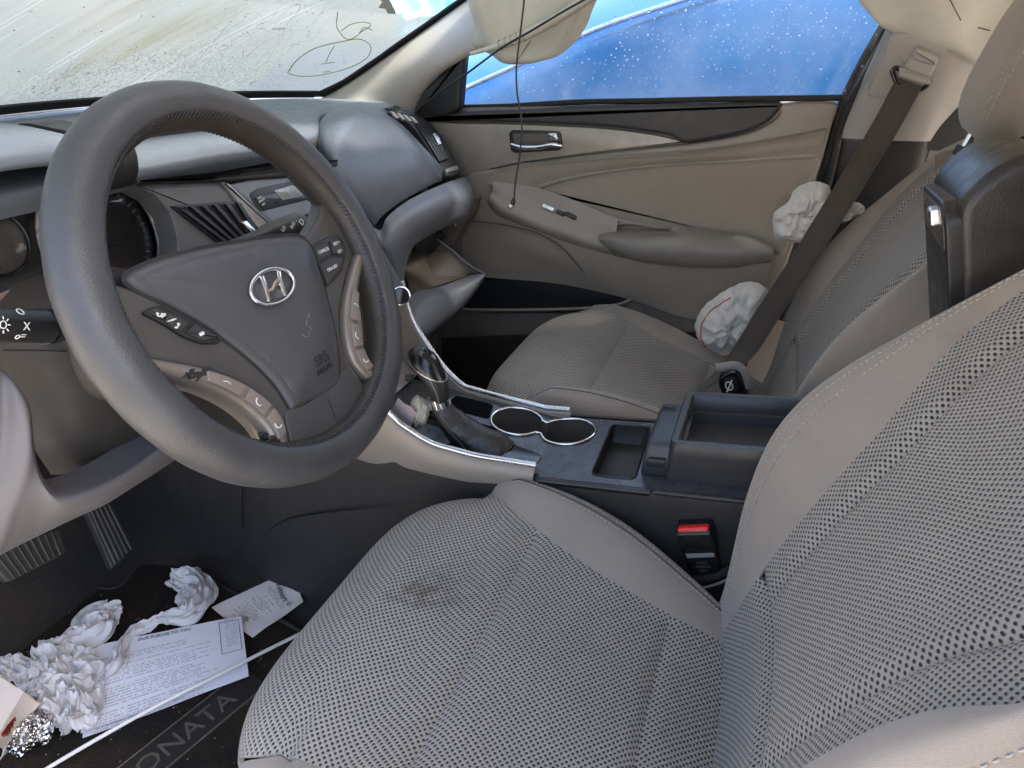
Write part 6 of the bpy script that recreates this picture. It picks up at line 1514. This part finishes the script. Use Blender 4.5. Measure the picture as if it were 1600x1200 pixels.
# ================================================================ floor mat
fm = thing('floor_mat', 'dirty black driver floor mat with lettering near its edge', 'floor mat', (-.05, .6, .0))
mo = [(-260, 1000), (-120, 930), (60, 905), (105, 880), (122, 890), (140, 908), (160, 920), (185, 918), (205, 895), (222, 868), (245, 858), (272, 866), (330, 902), (400, 948), (470, 985), (560, 1060), (500, 1300), (200, 1500), (-200, 1400)]
MZ = .016
MP = np.array([U(u, v, z=MZ)[:2] for u, v in mo]); MP = round_corners(MP, .03, 4)
plate('pile', MP, frame3((0, 0, 0), A(1, 0, 0), A(0, 1, 0), A(0, 0, 1)), MZ, .004, mat_m, fm, base=.003)
tube('binding', np.array([(x, y, MZ-.003) for x, y in ccw(MP)]), .0055, black_dull, fm, 8, closed=True)
p0, p1 = U(200, 1212, z=MZ), U(352, 1090, z=MZ); aa = nrm(p1-p0); ab = np.cross(A(0, 0, 1), aa)
badge = plate('badge', round_corners(np.array([(-.06, -.036), (.205, -.036), (.205, .022), (-.06, .022)]), .004), frame3(p0*.5+p1*.5-aa*.075+A(0, 0, -.0005), aa, ab, A(0, 0, 1)), .003, .001, plastic('badge_rubber', (.016, .0135, .0115), .6, 500, .4, .3, dirt=.4, dirtcol=(.05, .04, .03)), fm, base=-.002)
text_mesh('lettering', 'SONATA', frame3(p1+aa*.008-ab*.008+A(0, 0, .0028), aa, ab, A(0, 0, 1)), .040, plastic('worn_letter', (.10, .082, .066), .7, 300, .4, .45, dirt=.8, dirtcol=(.025, .02, .017)), badge, depth=.0007, align='RIGHT', sx=1.1)
for o2 in (.019, -.033): tube('border_line', [p0*.5+p1*.5-aa*.075+aa*f+ab*o2+A(0, 0, .0028) for f in (-.06, .07, .20)], .0012, bpy.data.materials['worn_letter'], badge, 5)

# ================================================================ paper on the mat
def paper_mat(name, base, ink, kind):
    m, t, b = M_(name); uv = uvco(t); sep = nd(t, 'ShaderNodeSeparateXYZ'); t.links.new(uv, sep.inputs[0]); X, Y = sep.outputs[0], sep.outputs[1]
    rows = 30 if kind == 'pledge' else 34
    ry = math_(t, 'MULTIPLY', Y, rows); line = mapr(t, math_(t, 'ABSOLUTE', math_(t, 'SUBTRACT', math_(t, 'FRACT', ry), .5)), .22, .30, 1, 0)
    cid = nd(t, 'ShaderNodeCombineXYZ'); t.links.new(math_(t, 'MULTIPLY', X, 70 if kind == 'pledge' else 26), cid.inputs[0]); t.links.new(math_(t, 'MULTIPLY', math_(t, 'FLOOR', ry), 7.3), cid.inputs[1])
    letters = mapr(t, noise_(t, cid.outputs[0], 1.0, 2), .44, .5, 0, 1)
    rl = nd(t, 'ShaderNodeTexWhiteNoise', noise_dimensions='1D'); t.links.new(math_(t, 'FLOOR', ry), rl.inputs['W'])
    if kind == 'pledge':
        end = mapr(t, rl.outputs['Value'], 0, 1, .55, .83); body = math_(t, 'MULTIPLY', math_(t, 'LESS_THAN', X, end), math_(t, 'GREATER_THAN', X, .06))
        body = math_(t, 'MULTIPLY', body, math_(t, 'LESS_THAN', Y, .80)); body = math_(t, 'MULTIPLY', body, math_(t, 'GREATER_THAN', rl.outputs['Value'], .12))
        side = math_(t, 'MULTIPLY', math_(t, 'GREATER_THAN', X, .88), math_(t, 'MULTIPLY', math_(t, 'LESS_THAN', X, .965), math_(t, 'GREATER_THAN', Y, .5))); body = math_(t, 'MAXIMUM', body, side)
        ink_s = .5
    else:
        a0 = mapr(t, rl.outputs['Value'], 0, 1, .08, .4); a1 = mapr(t, rl.outputs['Value'], 0, 1, .95, .6); body = math_(t, 'MULTIPLY', math_(t, 'GREATER_THAN', X, a0), math_(t, 'LESS_THAN', X, a1)); body = math_(t, 'MULTIPLY', body, math_(t, 'LESS_THAN', Y, .80)); body = math_(t, 'MULTIPLY', body, math_(t, 'GREATER_THAN', rl.outputs['Value'], .2)); ink_s = .6
    f = math_(t, 'MULTIPLY', math_(t, 'MULTIPLY', line, letters), math_(t, 'MULTIPLY', body, ink_s))
    c = mix_(t, f, mix_(t, noise_(t, uv, 4, 4), base, tuple(x*.93 for x in base)), ink); t.links.new(c, b.inputs['Base Color']); b.inputs['Roughness'].default_value = .8; b.inputs['Specular IOR Level'].default_value = .2
    return m
def sheet_px(name, quad, z, mat, parent=None, curl=.004, seed=0, origin=None):
    """quad: photo corners of top-left, top-right, bottom-right, bottom-left of the printed side"""
    TL, TR, BR, BL = [U(u, v, z=zz) for (u, v), zz in zip(quad, z)]; G = []; UVg = []
    for b in np.linspace(0, 1, 14):
        row = []; ur = []
        for a in np.linspace(0, 1, 14):
            p = (TL*(1-a)+TR*a)*(1-b)+(BL*(1-a)+BR*a)*b; p = p+A(0, 0, curl*math.sin(a*3.1+seed)*math.sin(b*2.6+seed*2)+.002*fbm((a*2+seed, b*2, seed), 2)); row.append(p); ur.append((a, 1-b))
        G.append(row); UVg.append(ur)
    return grid(name, np.array(G), mat, parent, thick=.0003, uv=np.array(UVg), flip=False, **({'origin': origin} if origin is not None else {})), np.array(G)
pm = paper_mat('printed_paper', (.74, .75, .82), (.16, .17, .25), 'pledge')
pg = thing('printed_leaflet', 'folded white printed leaflet with a headline on the floor mat', 'leaflet', tuple(U(260, 1050, z=.03)))
sheet_px('under_sheet', [(139, 1022), (374, 975), (389, 1059), (128, 1151)], (.024, .022, .022, .024), pm, pg, seed=1.3)
_, Gp_ = sheet_px('top_sheet', [(133, 1013), (377, 962), (388, 1050), (126, 1145)], (.036, .032, .027, .033), pm, pg, seed=.4)
tl, tr, bl = Gp_[0, 0], Gp_[0, -1], Gp_[-1, 0]; ax_ = nrm(tr-tl); nz_ = nrm(np.cross(ax_, tl-bl)); by_ = np.cross(nz_, ax_); wd = np.linalg.norm(tr-tl)
cpos = Gp_[1, 6]*.6+Gp_[1, 7]*.4+nz_*.0035
text_mesh('headline', 'OUR PLEDGE TO YOU', frame3(cpos, ax_, by_, nz_), wd*.034, print_dark, pg, depth=.0002)
q = [Gp_[1, 11], Gp_[1, 13]*.7+Gp_[1, 12]*.3, Gp_[8, 13]*.7+Gp_[8, 12]*.3, Gp_[8, 11]]; tube('box_rule', np.array(q)+nz_*.003, .0005, print_dark, pg, 4, closed=True)
rm = paper_mat('receipt_paper', (.70, .655, .615), (.12, .10, .10), 'receipt')
rc_ = thing('till_receipt', 'curled till receipt lying half under the driver seat', 'receipt', tuple(U(400, 940, z=.03)))
_, Gr_ = sheet_px('slip', [(452, 893), (474, 938), (395, 998), (330, 947)], (.034, .03, .022, .022), rm, rc_, curl=.004, seed=.9)
tl, tr, bl = Gr_[0, 0], Gr_[0, -1], Gr_[-1, 0]; ax_ = nrm(tr-tl); nz_ = nrm(np.cross(ax_, tl-bl)); by_ = np.cross(nz_, ax_)
text_mesh('shop_name', 'Walmart', frame3(Gr_[3, 6]+nz_*.0035, ax_, by_, nz_), .0145, print_dark, rc_, depth=.0002)
sp0 = Gr_[3, 1]*.5+Gr_[3, 2]*.5+nz_*.003
for c in (Gr_[3, 11]*1.0, Gr_[11, 8]):
    parts = [tube_data([c+nz_*.003+(ax_*math.cos(q)+by_*math.sin(q))*.0015, c+nz_*.003+(ax_*math.cos(q)+by_*math.sin(q))*.0048], .0006, 5) for q in np.linspace(0, 6.283, 6, endpoint=False)]; V, F = join(parts); mk('spark_mark', V, F, print_dark, rc_)

# ---- crumpled tissues: folded strips along a path
def tissue(name, label, path, z0, wid, seed, mat=tissue_m, group='crumpled tissues', h=.018, n=150, m=90):
    P = np.array([U(u, v, z=z0) for u, v in path]); t = thing(name, label, 'tissue', tuple(P.mean(0)), group)
    C_ = resample(cr1(P, 8), n); d = np.gradient(C_, axis=0); d /= np.linalg.norm(d, axis=1, keepdims=True); G = []
    for i in range(n):
        f = i/(n-1); s = np.cross(A(0, 0, 1), d[i]); W = np.interp(f, np.linspace(0, 1, len(wid)), wid); row = []
        W *= .8; W *= 1+.25*fbm((f*9, seed, 0), 3)
        for j in range(m):
            q = -1+2*j/(m-1)
            ph = q*4.0+2.6*fbm((f*4, q*1.5, seed), 3)
            lat = W*q*(.85+.25*fbm((f*5+seed, q*2, 2), 2))
            ridge = 1-abs(fbm((f*5+seed, q*2.4, seed), 3)); hh = h*.8*(.35+.65*math.cos(q*1.45))*(.4+.9*ridge**2)+.006*math.sin(ph*1.3+f*6+seed)*(1-.3*abs(q))+.007*(1-abs(fbm((f*5.5+seed, q*2.2, seed+4), 2)))**4+.0025*(1-abs(fbm((f*12, q*4+seed, seed+6), 2)))**4
            al = .012*fbm((f*5, q*3, seed+9), 3)
            row.append(C_[i]+s*(lat+.007*fbm((f*6, q*3.5, seed+3), 2))+d[i]*al+A(0, 0, max(-.004, hh)))
        G.append(row)
    grid('crumpled_sheet', np.array(G), mat, t, thick=.0006); return t
tissue('tissue', 'twisted white tissue reaching from the receipt down onto the leaflet', [(272, 908), (305, 918), (312, 940), (295, 965), (268, 972), (240, 984), (210, 998), (196, 1020), (188, 1045), (168, 1062)], .030, [.030, .042, .046, .040, .026, .014, .010, .012, .014, .012], 1.0)
tissue('tissue', 'crumpled white tissue ball left of the leaflet headline', [(190, 960), (165, 972), (145, 975), (150, 998), (120, 1010), (95, 1022), (70, 1030)], .028, [.02, .04, .05, .05, .04, .03, .015], 4.2, h=.026)
tissue('tissue', 'spread white tissue between takeout carton and leaflet', [(60, 1030), (90, 1048), (105, 1075), (110, 1100), (118, 1125), (105, 1155)], .030, [.03, .045, .075, .08, .06, .03], 7.7, h=.03)
tissue('tissue', 'flat white tissue lying under the takeout carton', [(0, 1045), (30, 1052), (60, 1062), (90, 1075)], .024, [.02, .035, .04, .03], 11.0, h=.012)
# yellowed tissue and pink slip beside the gear selector
def wad(name, label, c, r, seed, mat, cat='tissue', sc=1.0, group=None, squash=(1, 1, 1)):
    bm = bmesh.new(); bmesh.ops.create_icosphere(bm, subdivisions=5, radius=1.0); V = np.array([v.co[:] for v in bm.verts]); F = [tuple(v.index for v in f.verts) for f in bm.faces]; bm.free(); Q = []
    for v in V:
        k = 1+.30*fbm(v*1.6+seed, 4)*sc-.28*abs(fbm(v*3.1+seed*2, 3))*sc+.12*(1-abs(fbm(v*6.5+seed, 4)))*sc; Q.append(c+v*k*r*A(*squash))
    o = mk(name, Q, F, mat, None, origin=tuple(c-A(0, 0, r))); tag(o, label, cat, group); return o
wad('tissue_wad', 'yellowed crumpled tissue tucked in front of the gear knob', U(655, 642, x=.285), .019, 3.3, tissue_y, squash=(.8, .8, 1.3))
pk_m = cloth_white('pink_slip', (.50, .42, .45), .2, .8, 50)
ps, _ = sheet_px('paper_slip', [(622, 618), (650, 650), (640, 672), (605, 650)], (.455, .43, .40, .41), pk_m, None, .006, 2.0, origin=tuple(U(628, 645, z=.40)))
tag(ps, 'pinkish paper slip tucked beside the gear boot', 'paper')
# takeout carton and foil
cm = plastic('carton_board', (.70, .62, .55), .8, 300, .2, .06)
ct = thing('takeout_carton', 'torn white takeout carton with a red sauce smear', 'carton', tuple(U(10, 1120, z=.02)))
def quad_sheet(nm, pts, mat, par, th=.0012):
    a, b, c, d = [np.asarray(p, float) for p in pts]; G = [[(a*(1-s)+b*s)*(1-t)+(d*(1-s)+c*s)*t+A(0, 0, .0015*math.sin(5*s+3*t)) for s in np.linspace(0, 1, 8)] for t in np.linspace(0, 1, 8)]; return grid(nm, np.array(G), mat, par, thick=th)
q1 = [U(-80, 1090, z=.11), U(0, 1056, z=.105), U(38, 1082, z=.10), U(-10, 1160, z=.10)]
top_f = quad_sheet('flap', q1, cm, ct)
q2 = [q1[2], U(62, 1098, z=.07), U(6, 1172, z=.045), q1[3]]; sf = quad_sheet('side_panel', q2, cm, ct)
q3 = [U(0, 1056, z=.105), U(58, 1096, z=.075), U(64, 1100, z=.07), U(38, 1082, z=.10)]; quad_sheet('edge_fold', q3, plastic('kraft_edge', (.42, .31, .22), .85, 200, .2), ct)
quad_sheet('base_panel', [U(62, 1098, z=.07), U(70, 1110, z=.02), U(0, 1190, z=.02), U(6, 1172, z=.045)], cm, ct)
sm = []
for k in range(9):
    f = k/8; c = q2[3]*(.62-.3*f)+q2[2]*.2+q2[0]*(.18+.3*f)+nrm(np.cross(q2[1]-q2[0], q2[3]-q2[0]))*(.002 if np.cross(q2[1]-q2[0], q2[3]-q2[0])@(CP-q2[0]) > 0 else -.002)
    r = .003+.003*abs(math.sin(k*2.3)); e1q, e2q = nrm(q2[1]-q2[0]), nrm(q2[3]-q2[0]); nn3 = nrm(np.cross(e1q, e2q)); V, F = plate_data(np.array([(r*(1.2+.5*math.sin(3*q+k))*math.cos(q), r*(1+.4*math.cos(2*q+k))*math.sin(q)) for q in np.linspace(0, 6.283, 14, endpoint=False)]), .0008, .0003, 2, base=-.0005); sm.append((place(V, frame3(c, e1q, np.cross(nn3, e1q), nn3)), F))
V, F = join(sm); mk('sauce_smear', V, F, plastic('red_sauce', (.42, .05, .025), .35, gb=0), sf)
foil_m, t, b = M_('kitchen_foil'); b.inputs['Metallic'].default_value = 1; b.inputs['Roughness'].default_value = .22; cF = objco(t); t.links.new(mix_(t, noise_(t, cF, 30), (.62, .60, .58), (.80, .79, .78)), b.inputs['Base Color']); vF = nd(t, 'ShaderNodeTexVoronoi'); vF.inputs['Scale'].default_value = 190; t.links.new(cF, vF.inputs['Vector']); t.links.new(bump_(t, vF.outputs['Distance'], 1.0, .004), b.inputs['Normal'])
wad('foil_ball', 'crumpled aluminium foil beside the takeout carton', U(42, 1138, z=.045), .026, 6.1, foil_m, 'foil', 1.3, squash=(1.1, 1.2, .9))
wad('napkin_scrap', 'small white napkin scrap below the foil', U(33, 1163, z=.03), .011, 8.4, tissue_m, 'tissue', 1.2)
# ---- thin white rod / cable lying across the leaflet
P = cr1(np.array([U(u, v, z=z) for u, v, z in ((20, 1235, .025), (80, 1197, .03), (160, 1150, .042), (250, 1100, .048), (340, 1055, .045), (425, 1012, .04), (520, 965, .03))]), 6)
ro_ = tube('white_cable', P, .0030, plastic('white_cable_plastic', (.68, .66, .62), .4, gb=0), None, 10, origin=tuple(P[0])); tag(ro_, 'thin white cable lying straight across the leaflet and floor mat', 'cable')
# ---- black charger cable hanging with its plug
ck = thing('hanging_cable', 'thin black cable dangling in front of passenger door with small plug', 'cable', tuple(U(800, 322, x=.70)))
P = cr1(np.array([U(u, v, x=.70) for u, v in ((830, -120), (819, 0), (812, 60), (807, 105), (808, 145), (815, 190), (813, 235), (806, 280), (803, 312))]), 6); tube('wire', P, .0017, black_pl, ck, 8)
a, b = U(803, 310, x=.70), U(800, 322, x=.70); tube('plug_sleeve', [a, a*.5+b*.5, b], [.003, .0045, .004], black_pl, ck, 10)
tube('plug_tip', [U(800, 321, x=.70), U(796, 325, x=.695)], .0045, metal('brass_tip', (.75, .66, .50), .3), ck, 10)
ak = thing('airbag_wire', 'black wire strung from the mirror corner up along the pillar', 'cable', tuple(U(655, 165, x=1.0)))
P = cr1(np.array([U(u, v, x=x) for u, v, x in ((652, 172, 1.03), (690, 142, 1.0), (725, 118, .97), (752, 98, .95), (785, 74, .93), (830, 48, .92), (880, 18, .92), (930, -10, .92))]), 6); tube('wire', P, .0023, black_pl, ak, 8)
# crumbs on the mat
parts = []
for k in range(160):
    u, v = random.uniform(0, 420), random.uniform(930, 1195); p = U(u, v, z=MZ+.001); r = random.uniform(.0004, .0013); parts.append((p+icv*A(r, r*random.uniform(.6, 1.4), r*.6), icf))
V, F = join(parts); cb_ = stuff(mk('crumbs', V, F, plastic('crumb', (.30, .24, .16), .9, gb=0), None, origin=(0, .7, MZ))); tag(cb_, 'pale crumbs scattered over the driver floor mat', 'crumbs')
lint = wad('lint_speck', 'tiny white lint speck on the passenger seat cushion', U(974, 635, z=.352), .004, 2.2, tissue_m, 'lint', .8)
